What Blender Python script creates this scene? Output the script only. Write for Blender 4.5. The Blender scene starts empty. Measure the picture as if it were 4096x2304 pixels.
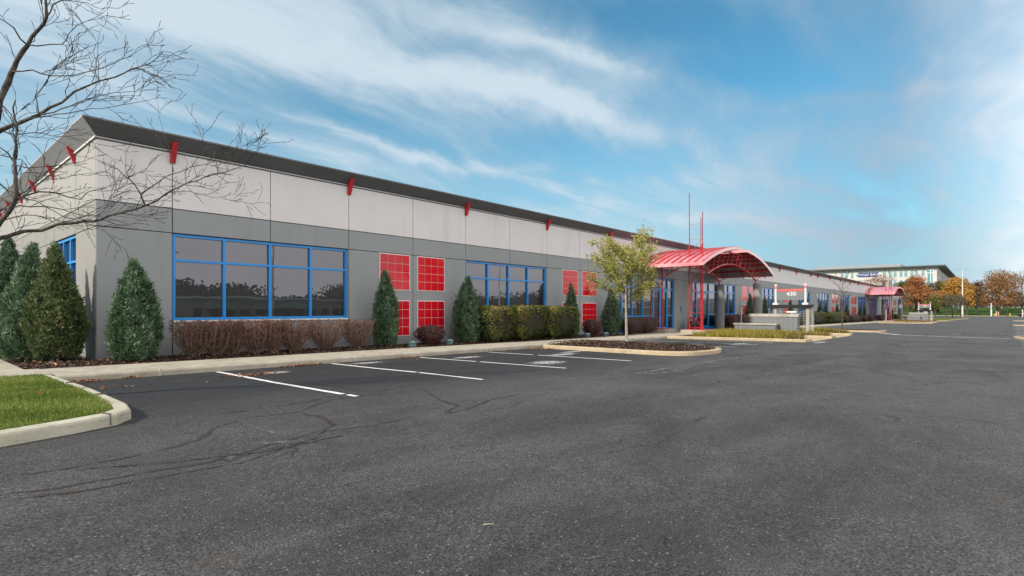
import bpy, math, random
import numpy as np
from mathutils import Vector, Matrix
R = math.radians
sc = bpy.context.scene
# ------------------------------------------------------------------ camera
FP = 2178.0; HY = 1233.0; TH = math.atan2(1892, 2178); CT, ST = math.cos(TH), math.sin(TH); HC = 1.5
cam = bpy.data.cameras.new('camera'); camo = bpy.data.objects.new('camera', cam); sc.collection.objects.link(camo)
cam.sensor_width = 36; cam.lens = 36 * FP / 4096; cam.shift_y = (HY - 1152) / 4096
cam.clip_start = 0.1; cam.clip_end = 6000
camo.location = (0, 0, HC); camo.rotation_euler = (R(90), 0, math.atan2(ST, CT) - R(90))
sc.camera = camo
# ------------------------------------------------------------------ light
SUN_EL, SUN_AZ = 33.0, 171.0          # azimuth of the direction towards the sun, from +x counter-clockwise
sd = Vector((math.cos(R(SUN_EL)) * math.cos(R(SUN_AZ)), math.cos(R(SUN_EL)) * math.sin(R(SUN_AZ)), math.sin(R(SUN_EL))))
sun = bpy.data.lights.new('sun', 'SUN'); sun.energy = 3.0; sun.angle = R(2.5); sun.color = (1, .90, .77)
suno = bpy.data.objects.new('sun', sun); sc.collection.objects.link(suno)
suno.rotation_euler = (-sd).to_track_quat('-Z', 'Y').to_euler(); suno.location = (0, 0, 40)
w = bpy.data.worlds.new('World'); sc.world = w; w.use_nodes = True
sc.view_settings.view_transform = 'Standard'; sc.view_settings.look = 'None'; sc.view_settings.gamma = 1
sc.view_settings.exposure = 0.65

class NT:
    def __init__(s, tree): s.t = tree; s.n = tree.nodes; s.l = tree.links
    def new(s, typ, **kw):
        nd = s.n.new(typ)
        for k, v in kw.items():
            if k == 'inp':
                for a, b in v.items():
                    if hasattr(b, 'is_linked') or isinstance(b, bpy.types.NodeSocket): s.l.new(b, nd.inputs[a])
                    else: nd.inputs[a].default_value = b
            else: setattr(nd, k, v)
        return nd
    def math(s, op, a, b=0.0, c=None, clamp=False):
        nd = s.n.new('ShaderNodeMath'); nd.operation = op; nd.use_clamp = clamp
        for i, v in enumerate((a, b, c)):
            if v is None: continue
            if isinstance(v, bpy.types.NodeSocket): s.l.new(v, nd.inputs[i])
            else: nd.inputs[i].default_value = v
        return nd.outputs[0]
    def mix(s, f, a, b, typ='MIX'):
        nd = s.n.new('ShaderNodeMix'); nd.data_type = 'RGBA'; nd.blend_type = typ
        for i, v in ((0, f), (6, a), (7, b)):
            if isinstance(v, bpy.types.NodeSocket): s.l.new(v, nd.inputs[i])
            else: nd.inputs[i].default_value = (v if i == 0 or len(v) == 4 else (*v, 1))
        return nd.outputs[2]
    def ramp(s, f, lo, hi, a=0.0, b=1.0, smooth=True):
        nd = s.n.new('ShaderNodeMapRange'); nd.clamp = True
        if smooth: nd.interpolation_type = 'SMOOTHSTEP'
        s.l.new(f, nd.inputs[0])
        for i, v in ((1, lo), (2, hi), (3, a), (4, b)): nd.inputs[i].default_value = v
        return nd.outputs[0]
    def noise(s, vec, scale, detail=4, rough=.55, dist=0.0):
        nd = s.n.new('ShaderNodeTexNoise'); nd.inputs['Scale'].default_value = scale
        nd.inputs['Detail'].default_value = detail; nd.inputs['Roughness'].default_value = rough
        nd.inputs['Distortion'].default_value = dist
        if vec is not None: s.l.new(vec, nd.inputs['Vector'])
        return nd.outputs['Fac']
    def mapping(s, vec, scale=(1, 1, 1), rot=(0, 0, 0), loc=(0, 0, 0)):
        nd = s.n.new('ShaderNodeMapping'); s.l.new(vec, nd.inputs[0])
        nd.inputs['Scale'].default_value = scale; nd.inputs['Rotation'].default_value = rot; nd.inputs['Location'].default_value = loc
        return nd.outputs[0]

def build_world():
    N = NT(w.node_tree); N.n.clear()
    out = N.new('ShaderNodeOutputWorld'); bg = N.new('ShaderNodeBackground')
    sky = N.new('ShaderNodeTexSky', sky_type='NISHITA', sun_disc=False)
    sky.sun_elevation = R(SUN_EL); sky.sun_rotation = R(90 - SUN_AZ)
    sky.air_density = 1.0; sky.dust_density = .5; sky.ozone_density = 3.0; sky.altitude = 50
    tc = N.new('ShaderNodeTexCoord'); sep = N.new('ShaderNodeSeparateXYZ'); N.l.new(tc.outputs['Generated'], sep.inputs[0])
    x, y, z0 = sep.outputs; z = N.math('MAXIMUM', z0, 0.0)
    den = N.math('ADD', z, 0.16)
    cmb = N.new('ShaderNodeCombineXYZ'); N.l.new(N.math('DIVIDE', x, den), cmb.inputs[0]); N.l.new(N.math('DIVIDE', y, den), cmb.inputs[1])
    P = cmb.outputs[0]
    wob = N.new('ShaderNodeTexNoise', inp={'Scale': .7, 'Detail': 4.0, 'Vector': P})
    Pw = N.new('ShaderNodeVectorMath', operation='MULTIPLY_ADD', inp={0: wob.outputs['Color'], 1: (1.2, .8, 0), 2: P}).outputs[0]
    streak = N.noise(N.mapping(Pw, (.42, 1.15, 1), (0, 0, R(-7)), (3.1, 1.7, 0)), .95, 7, .56)
    fine = N.noise(N.mapping(Pw, (.7, 2.4, 1), (0, 0, R(-12)), (9, 4, 0)), 2.4, 8, .62)
    # bearings: k across, e up, measured from the building's far corner of the sky
    fw = N.math('MAXIMUM', N.math('ADD', N.math('MULTIPLY', x, CT), N.math('MULTIPLY', y, ST)), .08)
    k = N.math('DIVIDE', N.math('SUBTRACT', N.math('MULTIPLY', x, ST), N.math('MULTIPLY', y, CT)), fw)
    e = N.math('DIVIDE', z, fw)
    ws = N.new('ShaderNodeSeparateColor'); N.l.new(N.new('ShaderNodeTexNoise', inp={'Scale': 3.2, 'Detail': 5.0, 'Roughness': .6, 'Vector': tc.outputs['Generated']}).outputs['Color'], ws.inputs[0])
    k = N.math('MULTIPLY_ADD', N.math('SUBTRACT', ws.outputs[0], .5), .30, k); e = N.math('MULTIPLY_ADD', N.math('SUBTRACT', ws.outputs[1], .5), .16, e)
    f = N.math('ADD', N.math('MULTIPLY', N.math('SUBTRACT', streak, .5), 1.7), N.math('MULTIPLY', N.math('SUBTRACT', fine, .5), 1.25))
    f = N.math('ADD', f, .55)
    for (X0, Y0, ang, a, b, amp) in SKYB:
        cx, cy = (X0 * 1.59 - 2048) / FP, (HY - Y0 * 1.59) / FP; a *= 1.59 / FP; b *= 1.59 / FP; c_, s_ = math.cos(R(ang)), math.sin(R(ang))
        du, dv = N.math('SUBTRACT', k, cx), N.math('SUBTRACT', e, cy)
        p = N.math('ADD', N.math('MULTIPLY', du, c_ / a), N.math('MULTIPLY', dv, -s_ / a)); q = N.math('ADD', N.math('MULTIPLY', du, s_ / b), N.math('MULTIPLY', dv, c_ / b))
        g = N.math('EXPONENT', N.math('MULTIPLY', N.math('ADD', N.math('MULTIPLY', p, p), N.math('MULTIPLY', q, q)), -1.0))
        f = N.math('MULTIPLY_ADD', g, amp, f)
    back = N.ramp(y, .12, -.25)                     # unseen sky behind the camera, cloud added and brightened to light the facade
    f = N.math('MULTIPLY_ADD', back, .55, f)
    fac = N.ramp(f, -.35, 1.25)
    mauve = N.math('MULTIPLY', N.ramp(k, .1, .75), N.math('SUBTRACT', 1.0, back))
    ccol = N.mix(N.ramp(f, .3, 1.1), (2.5, 3.5, 4.2), (4.1, 4.75, 5.25)); ccol = N.mix(mauve, ccol, N.mix(N.ramp(f, .3, 1.2), (1.75, 2.6, 3.4), (2.5, 3.15, 3.85)))
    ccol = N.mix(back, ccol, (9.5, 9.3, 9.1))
    veil = N.ramp(z0, .0, .30, .85, 0.0)
    base = N.mix(1.0, sky.outputs[0], (.50, .97, .93), 'MULTIPLY')
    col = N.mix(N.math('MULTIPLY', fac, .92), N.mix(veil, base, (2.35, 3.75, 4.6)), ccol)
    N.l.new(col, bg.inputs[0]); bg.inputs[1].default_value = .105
    N.l.new(bg.outputs[0], out.inputs[0])
# cloud bands: bearing of the centre, tilt, half length, half width, strength
SKYB = [(430, 70, 11, 420, 80, .60), (760, 140, 14, 260, 40, .15), (1180, 215, 13, 420, 40, .42), (1500, 290, 10, 230, 40, .4), (1060, 385, 13, 330, 20, .5), (900, 320, 10, 400, 60, -.15), (1250, 60, 16, 330, 50, .15),
        (1650, 60, 12, 420, 75, -.85), (1880, 190, 6, 260, 40, -.5), (2300, 120, 4, 400, 120, .12), (2250, 370, -3, 480, 60, .30), (2480, 150, 20, 260, 130, -.30), (2500, 420, 0, 200, 110, -.25), (2050, 470, 5, 380, 26, .32), (1500, 150, 12, 300, 22, .35), (2250, 250, -4, 350, 22, .25), (1750, 420, 5, 300, 40, .2), (700, 270, 12, 300, 50, -.15), (1900, 560, 3, 600, 22, .35), (1500, 400, 6, 250, 40, -.35), (200, 250, 10, 200, 80, .15)]
build_world()

# ------------------------------------------------------------------ materials
MATS = {}
def mat(name):
    m = bpy.data.materials.new(name); m.use_nodes = True; N = NT(m.node_tree)
    b = N.n['Principled BSDF']; MATS[name] = m
    return m, N, b
def objco(N): return N.new('ShaderNodeTexCoord').outputs['Object']
def geopos(N): return N.new('ShaderNodeNewGeometry').outputs['Position']
def bump(N, b, h, strength=.3, dist=.01):
    nd = N.new('ShaderNodeBump', inp={'Strength': strength, 'Distance': dist, 'Height': h}); N.l.new(nd.outputs[0], b.inputs['Normal'])
def simple(name, col, rough=.6, metal=0.0, var=.0, vs=3.0, bmp=0.0, bs=60.0, spec=.5, coat=0.0):
    m, N, b = mat(name); g = geopos(N)
    b.inputs['Roughness'].default_value = rough; b.inputs['Metallic'].default_value = metal
    b.inputs['Specular IOR Level'].default_value = spec; b.inputs['Coat Weight'].default_value = coat
    if var > 0:
        n = N.noise(g, vs, 6, .6)
        c = N.mix(N.ramp(n, .3, .7, smooth=False), tuple(x * (1 - var) for x in col), tuple(min(1, x * (1 + var)) for x in col))
        N.l.new(c, b.inputs['Base Color'])
    else: b.inputs['Base Color'].default_value = (*col, 1)
    if bmp > 0: bump(N, b, N.noise(g, bs, 3, .6), bmp)
    return m
MS_ = .0094
def stucco(name, col, drip=.08):
    m, N, b = mat(name); g = geopos(N)
    fine = N.noise(g, 130, 2, .7); big = N.noise(g, .9, 5, .6)
    run = N.noise(N.mapping(g, (2.2, 2.2, .28)), 1.0, 6, .6)
    c = N.mix(N.ramp(fine, .3, .7, smooth=False), tuple(x * .76 for x in col), tuple(min(1, x * 1.22) for x in col))
    c = N.mix(N.ramp(big, .35, .7, 0, .5), c, tuple(x * (1 - drip) for x in col))
    c = N.mix(N.ramp(run, .52, .70, 0, .55), c, tuple(x * (1 - 2 * drip) for x in col))
    sz = N.new('ShaderNodeSeparateXYZ'); N.l.new(g, sz.inputs[0])
    zz = N.math('MULTIPLY_ADD', sz.outputs[0], MS_, sz.outputs[2])
    c = N.mix(N.math('MULTIPLY', N.ramp(N.math('MULTIPLY_ADD', run, -.9, zz), -.35, .25, 1, 0), .45), c, tuple(x * f_ for x, f_ in zip(col, (.62, .56, .50))))
    N.l.new(c, b.inputs['Base Color']); b.inputs['Roughness'].default_value = .9; b.inputs['Specular IOR Level'].default_value = .25
    bump(N, b, fine, .35, .004)
    return m
def foliage(name, cols, rough=.6, trans=.25):
    """leaf colour picked per face from the 'tone' attribute"""
    m, N, b = mat(name)
    a = N.new('ShaderNodeAttribute', attribute_name='tone')
    cr = N.new('ShaderNodeValToRGB'); N.l.new(a.outputs['Fac'], cr.inputs[0])
    el = cr.color_ramp.elements
    while len(el) < len(cols): el.new(.5)
    for i, cc in enumerate(cols): el[i].position = i / (len(cols) - 1); el[i].color = (*cc, 1)
    N.l.new(cr.outputs[0], b.inputs['Base Color']); b.inputs['Roughness'].default_value = rough
    b.inputs['Specular IOR Level'].default_value = .3
    if trans:
        tr = N.new('ShaderNodeBsdfTranslucent'); N.l.new(cr.outputs[0], tr.inputs[0])
        ms = N.new('ShaderNodeMixShader', inp={0: trans}); N.l.new(b.outputs[0], ms.inputs[1]); N.l.new(tr.outputs[0], ms.inputs[2])
        N.l.new(ms.outputs[0], N.n['Material Output'].inputs[0])
    return m

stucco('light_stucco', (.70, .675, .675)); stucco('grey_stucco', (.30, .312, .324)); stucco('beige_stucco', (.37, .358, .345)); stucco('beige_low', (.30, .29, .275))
stucco('pillar_grey', (.26, .26, .26))
simple('joint_dark', (.10, .10, .105), .9)
simple('sealant', (.50, .50, .50), .8)
simple('eave_metal', (.12, .125, .135), .45, .3, .12, .6, .12, 90)
simple('flashing', (.34, .34, .34), .4, .5)
simple('blue_frame', (.004, .24, .66), .35, 0, .06, 2, coat=.2)
simple('red_paint', (.52, .012, .022), .38, 0, .10, 2, coat=.2)
simple('leg_red', (.36, .014, .022), .45)
simple('dull_red', (.26, .03, .035), .55)
simple('red_bracket', (.50, .02, .03), .4)
simple('white_grout', (.74, .62, .60), .7)
simple('white_sill', (.72, .72, .72), .6)
simple('white_paint', (.62, .62, .62), .4)
simple('black_plastic', (.018, .018, .02), .45)
simple('bin_grey', (.06, .075, .08), .5)
simple('chrome', (.55, .55, .55), .25, 1)
simple('dark_metal', (.03, .03, .033), .5)
simple('sign_grey', (.15, .175, .185), .55)
simple('sign_red', (.62, .10, .09), .5)
simple('beam_dark', (.055, .057, .062), .5, .3)
simple('post_stone', (.33, .31, .30), .8, 0, .1, 5)
simple('grid_white', (.62, .62, .60), .5)
simple('sign_blue', (.02, .13, .42), .45)
simple('sign_navy', (.015, .045, .22), .4)
simple('deck_grey', (.36, .34, .32), .6, .2, .15, 3)
simple('teal_lamp', (.10, .18, .19), .5)
simple('copper', (.30, .26, .22), .5, .6)

def m_redtile():
    m, N, b = mat('red_tile'); g = geopos(N)
    n = N.noise(g, .7, 2, .5)
    N.l.new(N.mix(N.ramp(n, .3, .7), (.52, .003, .012), (.66, .008, .022)), b.inputs['Base Color'])
    b.inputs['Roughness'].default_value = .09; b.inputs['Specular IOR Level'].default_value = .35; b.inputs['Coat Weight'].default_value = .1; b.inputs['Coat Roughness'].default_value = .05
m_redtile()
def m_roof():
    m, N, b = mat('roof_red'); g = geopos(N)
    n = N.noise(g, 1.3, 5, .6)
    N.l.new(N.mix(N.ramp(n, .3, .75), (.72, .17, .19), (.84, .40, .42)), b.inputs['Base Color'])  # paler pink mixed into the red paints the roof's highlights
    b.inputs['Roughness'].default_value = .30; b.inputs['Specular IOR Level'].default_value = 1.0; b.inputs['Coat Weight'].default_value = .9; b.inputs['Coat Roughness'].default_value = .25
m_roof()
def m_glass(name='glass', refl=.30, tint=(.80, .76, .82), base=(.012, .012, .014)):
    m, N, b = mat(name); g = geopos(N)
    b.inputs['Base Color'].default_value = (*base, 1); b.inputs['Roughness'].default_value = .25
    gl = N.new('ShaderNodeBsdfGlossy'); gl.inputs['Color'].default_value = (*tint, 1); gl.inputs['Roughness'].default_value = .0
    wv = N.noise(g, .8, 2, .5)
    bp = N.new('ShaderNodeBump', inp={'Strength': .05, 'Distance': .05, 'Height': wv}); N.l.new(bp.outputs[0], gl.inputs['Normal'])
    lw = N.new('ShaderNodeLayerWeight', inp={0: .5}); f = N.math('MULTIPLY_ADD', lw.outputs['Fresnel'], .9, refl, clamp=True)
    ms = N.new('ShaderNodeMixShader'); N.l.new(f, ms.inputs[0]); N.l.new(b.outputs[0], ms.inputs[1]); N.l.new(gl.outputs[0], ms.inputs[2])
    N.l.new(ms.outputs[0], N.n['Material Output'].inputs[0])
m_glass(refl=.10, tint=(.56, .55, .615)); m_glass('teal_glass', .25, (.6, .9, .92), (.05, .22, .24)); m_glass('car_glass', .15)

def m_asphalt():
    m, N, b = mat('asphalt'); g = geopos(N)
    sx = N.new('ShaderNodeSeparateXYZ'); N.l.new(g, sx.inputs[0]); X, Y = sx.outputs[0], sx.outputs[1]
    grit = N.noise(g, 62, 3, .75); grit2 = N.noise(g, 14, 4, .8)
    patch = N.noise(N.mapping(g, (.35, .8, 1)), 1.0, 6, .62, .6); big = N.noise(g, .12, 4, .5)
    c = N.mix(N.ramp(patch, .33, .68), (.036, .0355, .037), (.066, .065, .066))
    c = N.mix(N.ramp(big, .4, .65, 0, .5), c, (.080, .079, .080))
    # newer, darker coat along the near stalls
    e = N.math('ADD', Y, N.math('MULTIPLY', N.math('SUBTRACT', patch, .5), 5.0))
    dark = N.math('MULTIPLY', N.ramp(e, 6.8, 10.6), N.ramp(X, 17, 34, 1.0, .35))
    c = N.mix(N.math('MULTIPLY', dark, .80), c, (.017, .018, .021))
    c = N.mix(N.ramp(grit, .36, .66, .0, .85, False), N.mix(1, c, (.20, .20, .20), 'MULTIPLY'), N.mix(1, c, (3.0, 2.95, 2.9), 'MULTIPLY'))
    c = N.mix(N.ramp(grit2, .42, .62, 0, .6, False), c, N.mix(1, c, (.50, .50, .50), 'MULTIPLY'))
    med = N.noise(g, 2.2, 6, .7)
    c = N.mix(N.ramp(med, .35, .7, 0, .5), c, N.mix(1, c, (1.45, 1.42, 1.40), 'MULTIPLY'))
    # pale stones worn bare
    vo = N.new('ShaderNodeTexVoronoi', inp={'Scale': 34.0, 'Vector': g, 'Randomness': 1.0})
    sp = N.new('ShaderNodeSeparateColor'); N.l.new(vo.outputs['Color'], sp.inputs[0])
    st = N.math('MULTIPLY', N.ramp(vo.outputs['Distance'], .20, .32, 1, 0), N.ramp(sp.outputs[0], .80, .86))
    st = N.math('MULTIPLY', st, N.ramp(dark, 0, .8, 1, .15))
    c = N.mix(N.math('MULTIPLY', st, .8), c, N.mix(sp.outputs[1], (.20, .17, .14), (.34, .33, .31)))
    # fine cracks
    gw = N.new('ShaderNodeTexNoise', inp={'Scale': .9, 'Detail': 5.0, 'Vector': g})
    gd = N.new('ShaderNodeVectorMath', operation='MULTIPLY_ADD', inp={0: gw.outputs['Color'], 1: (1.6, 1.6, 0), 2: g}).outputs[0]
    vc = N.new('ShaderNodeTexVoronoi', feature='DISTANCE_TO_EDGE', inp={'Scale': .42, 'Vector': gd})
    cr = N.math('MULTIPLY', N.ramp(vc.outputs['Distance'], .004, .013, 1, 0), N.ramp(N.noise(g, .55, 3), .55, .66))
    c = N.mix(N.math('MULTIPLY', cr, .55), c, (.014, .013, .012))
    # chalky white wear streaks along the traffic direction
    strk = N.noise(N.mapping(g, (.22, 2.2, 1), (0, 0, R(4))), 1.5, 6, .7)
    c = N.mix(N.math('MULTIPLY', N.ramp(strk, .60, .78), .35), c, (.17, .17, .17))
    # rusty dust blotches
    rn = N.noise(g, .9, 4, .6, .8)
    c = N.mix(N.math('MULTIPLY', N.ramp(rn, .63, .74), .35), c, (.085, .055, .045))
    # spilled white line paint round the stalls
    blot = None
    for (bx, by, bw, bh) in ((6.2, 13.0, .55, .35), (9.2, 13.55, .9, .35), (12.6, 12.9, 1.0, .4), (13.0, 9.9, 1.1, .7), (15.9, 11.4, 1.3, .5), (17.2, 11.9, 1.2, .35), (25.5, 10.6, 1.6, .7), (27.6, 9.2, 1.7, .5), (32.5, 6.6, 1.8, .35)):
        dx = N.math('DIVIDE', N.math('SUBTRACT', X, bx), bw); dy = N.math('DIVIDE', N.math('SUBTRACT', Y, by), bh)
        r = N.math('SUBTRACT', 1.0, N.math('ADD', N.math('MULTIPLY', dx, dx), N.math('MULTIPLY', dy, dy)))
        blot = r if blot is None else N.math('MAXIMUM', blot, r)
    sn = N.noise(g, 9, 6, .8)
    wm = N.math('MULTIPLY', N.ramp(N.math('ADD', N.math('MULTIPLY', blot, .35), sn), .70, .84), .75)
    wm = N.math('MULTIPLY', wm, N.ramp(blot, -.2, .3))
    c = N.mix(wm, c, (.50, .50, .50))
    N.l.new(c, b.inputs['Base Color'])
    b.inputs['Roughness'].default_value = .82; b.inputs['Specular IOR Level'].default_value = .35
    h = N.math('ADD', N.math('MULTIPLY', grit, 1.0), N.math('MULTIPLY', cr, -1.0))
    bump(N, b, h, 1.0, .02)
m_asphalt()
def m_concrete(name, col, col2):
    m, N, b = mat(name); g = geopos(N)
    n = N.noise(g, 1.7, 6, .65); n2 = N.noise(g, 45, 3, .7); n3 = N.noise(N.mapping(g, (1, 1, 3)), 6, 5, .7)
    c = N.mix(N.ramp(n, .3, .7), col, col2)
    c = N.mix(N.ramp(n2, .35, .7, 0, .5, False), c, N.mix(1, c, (.7, .7, .7), 'MULTIPLY'))
    c = N.mix(N.ramp(n3, .50, .72, 0, .65), c, N.mix(1, c, (.55, .52, .48), 'MULTIPLY'))
    N.l.new(c, b.inputs['Base Color']); b.inputs['Roughness'].default_value = .9; b.inputs['Specular IOR Level'].default_value = .25
    bump(N, b, n2, .25, .006)
m_concrete('concrete', (.36, .32, .25), (.46, .42, .345)); m_concrete('kerb_tan', (.42, .33, .21), (.52, .42, .29)); m_concrete('cap_stone', (.33, .31, .28), (.50, .48, .44))
m_concrete('kerb_pale', (.44, .41, .31), (.54, .51, .41))
def m_mulch():
    m, N, b = mat('mulch'); g = geopos(N)
    n = N.noise(g, 38, 5, .8, .5); n2 = N.noise(g, 2, 3)
    c = N.mix(N.ramp(n, .3, .7, smooth=False), (.012, .007, .006), (.10, .055, .040))
    c = N.mix(N.ramp(n2, .45, .65, 0, .4), c, (.055, .035, .028))
    N.l.new(c, b.inputs['Base Color']); b.inputs['Roughness'].default_value = .95; b.inputs['Specular IOR Level'].default_value = .15
    bump(N, b, n, 1, .04)
m_mulch()
def m_grass(name, a, bcol):
    m, N, b = mat(name); g = geopos(N)
    n = N.noise(g, 1.1, 5, .6); n2 = N.noise(g, 30, 4, .8)
    c = N.mix(N.ramp(n, .35, .65), a, bcol); c = N.mix(N.ramp(n2, .35, .7, 0, .6, False), c, N.mix(1, c, (.5, .5, .4), 'MULTIPLY'))
    N.l.new(c, b.inputs['Base Color']); b.inputs['Roughness'].default_value = .95; b.inputs['Specular IOR Level'].default_value = .1
    bump(N, b, n2, .8, .03)
m_grass('lawn_soil', (.11, .14, .03), (.15, .17, .045)); m_grass('far_lawn', (.035, .085, .010), (.055, .11, .018)); m_grass('verge_lawn', (.13, .14, .025), (.10, .13, .02)); m_grass('wild_ground', (.05, .06, .025), (.08, .075, .04))
def m_line():
    m, N, b = mat('line_paint'); g = geopos(N)
    n = N.noise(g, 30, 6, .8)
    c = N.mix(N.ramp(n, .56, .66, 0, .7, False), (.78, .78, .76), (.22, .22, .22))
    N.l.new(c, b.inputs['Base Color']); b.inputs['Roughness'].default_value = .7
    bump(N, b, n, .3, .004)
m_line()
def m_worn(name, col, thr):
    m, N, b = mat(name); g = geopos(N)
    n = N.noise(g, 7, 6, .75); n2 = N.noise(g, 60, 3, .7)
    b.inputs['Roughness'].default_value = .9; b.inputs['Specular IOR Level'].default_value = .2
    N.l.new(N.mix(N.ramp(n2, .3, .7, 0, 1, False), tuple(x * .6 for x in col), tuple(x * 1.3 for x in col)), b.inputs['Base Color'])
    tr = N.new('ShaderNodeBsdfTransparent'); ms = N.new('ShaderNodeMixShader')
    N.l.new(N.ramp(n, thr, thr + .10), ms.inputs[0]); N.l.new(tr.outputs[0], ms.inputs[1]); N.l.new(b.outputs[0], ms.inputs[2])
    N.l.new(ms.outputs[0], N.n['Material Output'].inputs[0])
m_worn('crack_brown', (.058, .045, .041), .42); m_worn('chalk_worn', (.155, .16, .165), .45); m_worn('old_line', (.58, .58, .57), .36)
m_worn('tar_dark', (.024, .023, .023), .50)
def m_bark(name, a, bb, sc_=20):
    m, N, b = mat(name); g = geopos(N)
    n = N.noise(N.mapping(g, (1, 1, .35)), sc_, 5, .7)
    N.l.new(N.mix(N.ramp(n, .3, .7), a, bb), b.inputs['Base Color']); b.inputs['Roughness'].default_value = .9; b.inputs['Specular IOR Level'].default_value = .2
    bump(N, b, n, .6, .01)
m_bark('bark_dark', (.030, .026, .023), (.15, .135, .12)); m_bark('bark_pale', (.20, .19, .15), (.40, .38, .31)); m_bark('bark_brown', (.05, .038, .03), (.12, .095, .075))
def m_block():
    m, N, b = mat('block_grey'); g = geopos(N)
    n = N.noise(g, 40, 3, .7)
    N.l.new(N.mix(N.ramp(n, .3, .7, smooth=False), (.14, .148, .152), (.23, .238, .245)), b.inputs['Base Color']); b.inputs['Roughness'].default_value = .9
    bump(N, b, n, .3, .005)
m_block()
m_block2 = simple('far_cream', (.58, .555, .53), .8, 0, .04, .2)
simple('far_roof', (.10, .10, .10), .6); simple('far_grey', (.27, .29, .30), .6); simple('far_panel', (.40, .40, .42), .6, 0, .05, .3)
simple('tan_brick', (.36, .30, .23), .85, 0, .08, .6); simple('green_roof', (.03, .10, .07), .6); simple('car_paint', (.012, .014, .022), .25, .3, coat=.8)
simple('tyre', (.015, .015, .015), .8); simple('tail_light', (.55, .02, .02), .3); simple('yellow', (.65, .50, .03), .6); simple('orange_paint', (.65, .17, .05), .6)
simple('car_white', (.7, .7, .7), .3); simple('far_road', (.30, .30, .30), .9)
foliage('juniper', [(.024, .050, .022), (.060, .115, .052), (.11, .185, .098), (.16, .245, .15), (.24, .32, .22)], trans=.15)
foliage('juniper_olive', [(.025, .040, .014), (.070, .105, .036), (.13, .17, .065), (.15, .21, .10), (.20, .17, .07)], trans=.15)
foliage('hedge_leaf', [(.030, .042, .012), (.085, .11, .024), (.16, .17, .042), (.25, .21, .065), (.28, .15, .06)], trans=.25)
foliage('barberry', [(.045, .018, .016), (.095, .034, .030), (.15, .050, .042), (.20, .085, .060), (.18, .13, .08)], trans=.15)
foliage('pear_leaf', [(.11, .13, .03), (.25, .27, .06), (.40, .39, .11), (.55, .50, .20), (.60, .36, .11)], trans=.42)
foliage('gold_leaf', [(.24, .13, .03), (.42, .22, .045), (.52, .29, .06), (.48, .24, .055)], trans=.3)
foliage('rust_leaf', [(.16, .065, .03), (.34, .14, .055), (.48, .21, .085), (.42, .24, .10)], trans=.35)
foliage('brown_leaf', [(.13, .07, .035), (.27, .13, .05), (.38, .19, .065), (.32, .21, .09)], trans=.35)
foliage('dull_leaf', [(.06, .048, .035), (.13, .10, .065), (.19, .16, .09), (.25, .16, .10)], trans=.3)
foliage('wood_leaf', [(.02, .018, .014), (.045, .035, .022), (.07, .06, .03), (.08, .055, .035)], trans=.1)
foliage('olive_leaf', [(.05, .06, .015), (.11, .12, .03), (.20, .19, .045), (.30, .24, .06)], trans=.3)
foliage('green_leaf', [(.018, .030, .010), (.045, .065, .018), (.10, .12, .03), (.16, .15, .04)], trans=.25)
foliage('maroon_leaf', [(.05, .010, .015), (.12, .02, .03), (.17, .04, .045)], trans=.2)
foliage('pink_leaf', [(.20, .08, .06), (.34, .16, .12), (.42, .24, .18)], trans=.3)
foliage('grass_blade', [(.075, .12, .016), (.14, .20, .028), (.20, .27, .045), (.27, .29, .08), (.32, .27, .13)], trans=.3)
foliage('cover_blade', [(.10, .06, .02), (.24, .22, .035), (.40, .38, .06), (.30, .16, .04)], trans=.3)
foliage('cover_brown', [(.045, .022, .012), (.12, .055, .025), (.18, .10, .04), (.16, .15, .04)], trans=.2)
foliage('dead_leaf', [(.07, .022, .010), (.24, .075, .025), (.36, .15, .06), (.30, .20, .11)], trans=.1)
foliage('wood_chip', [(.008, .005, .004), (.035, .018, .012), (.09, .050, .035), (.20, .13, .09)], trans=0)

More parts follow.
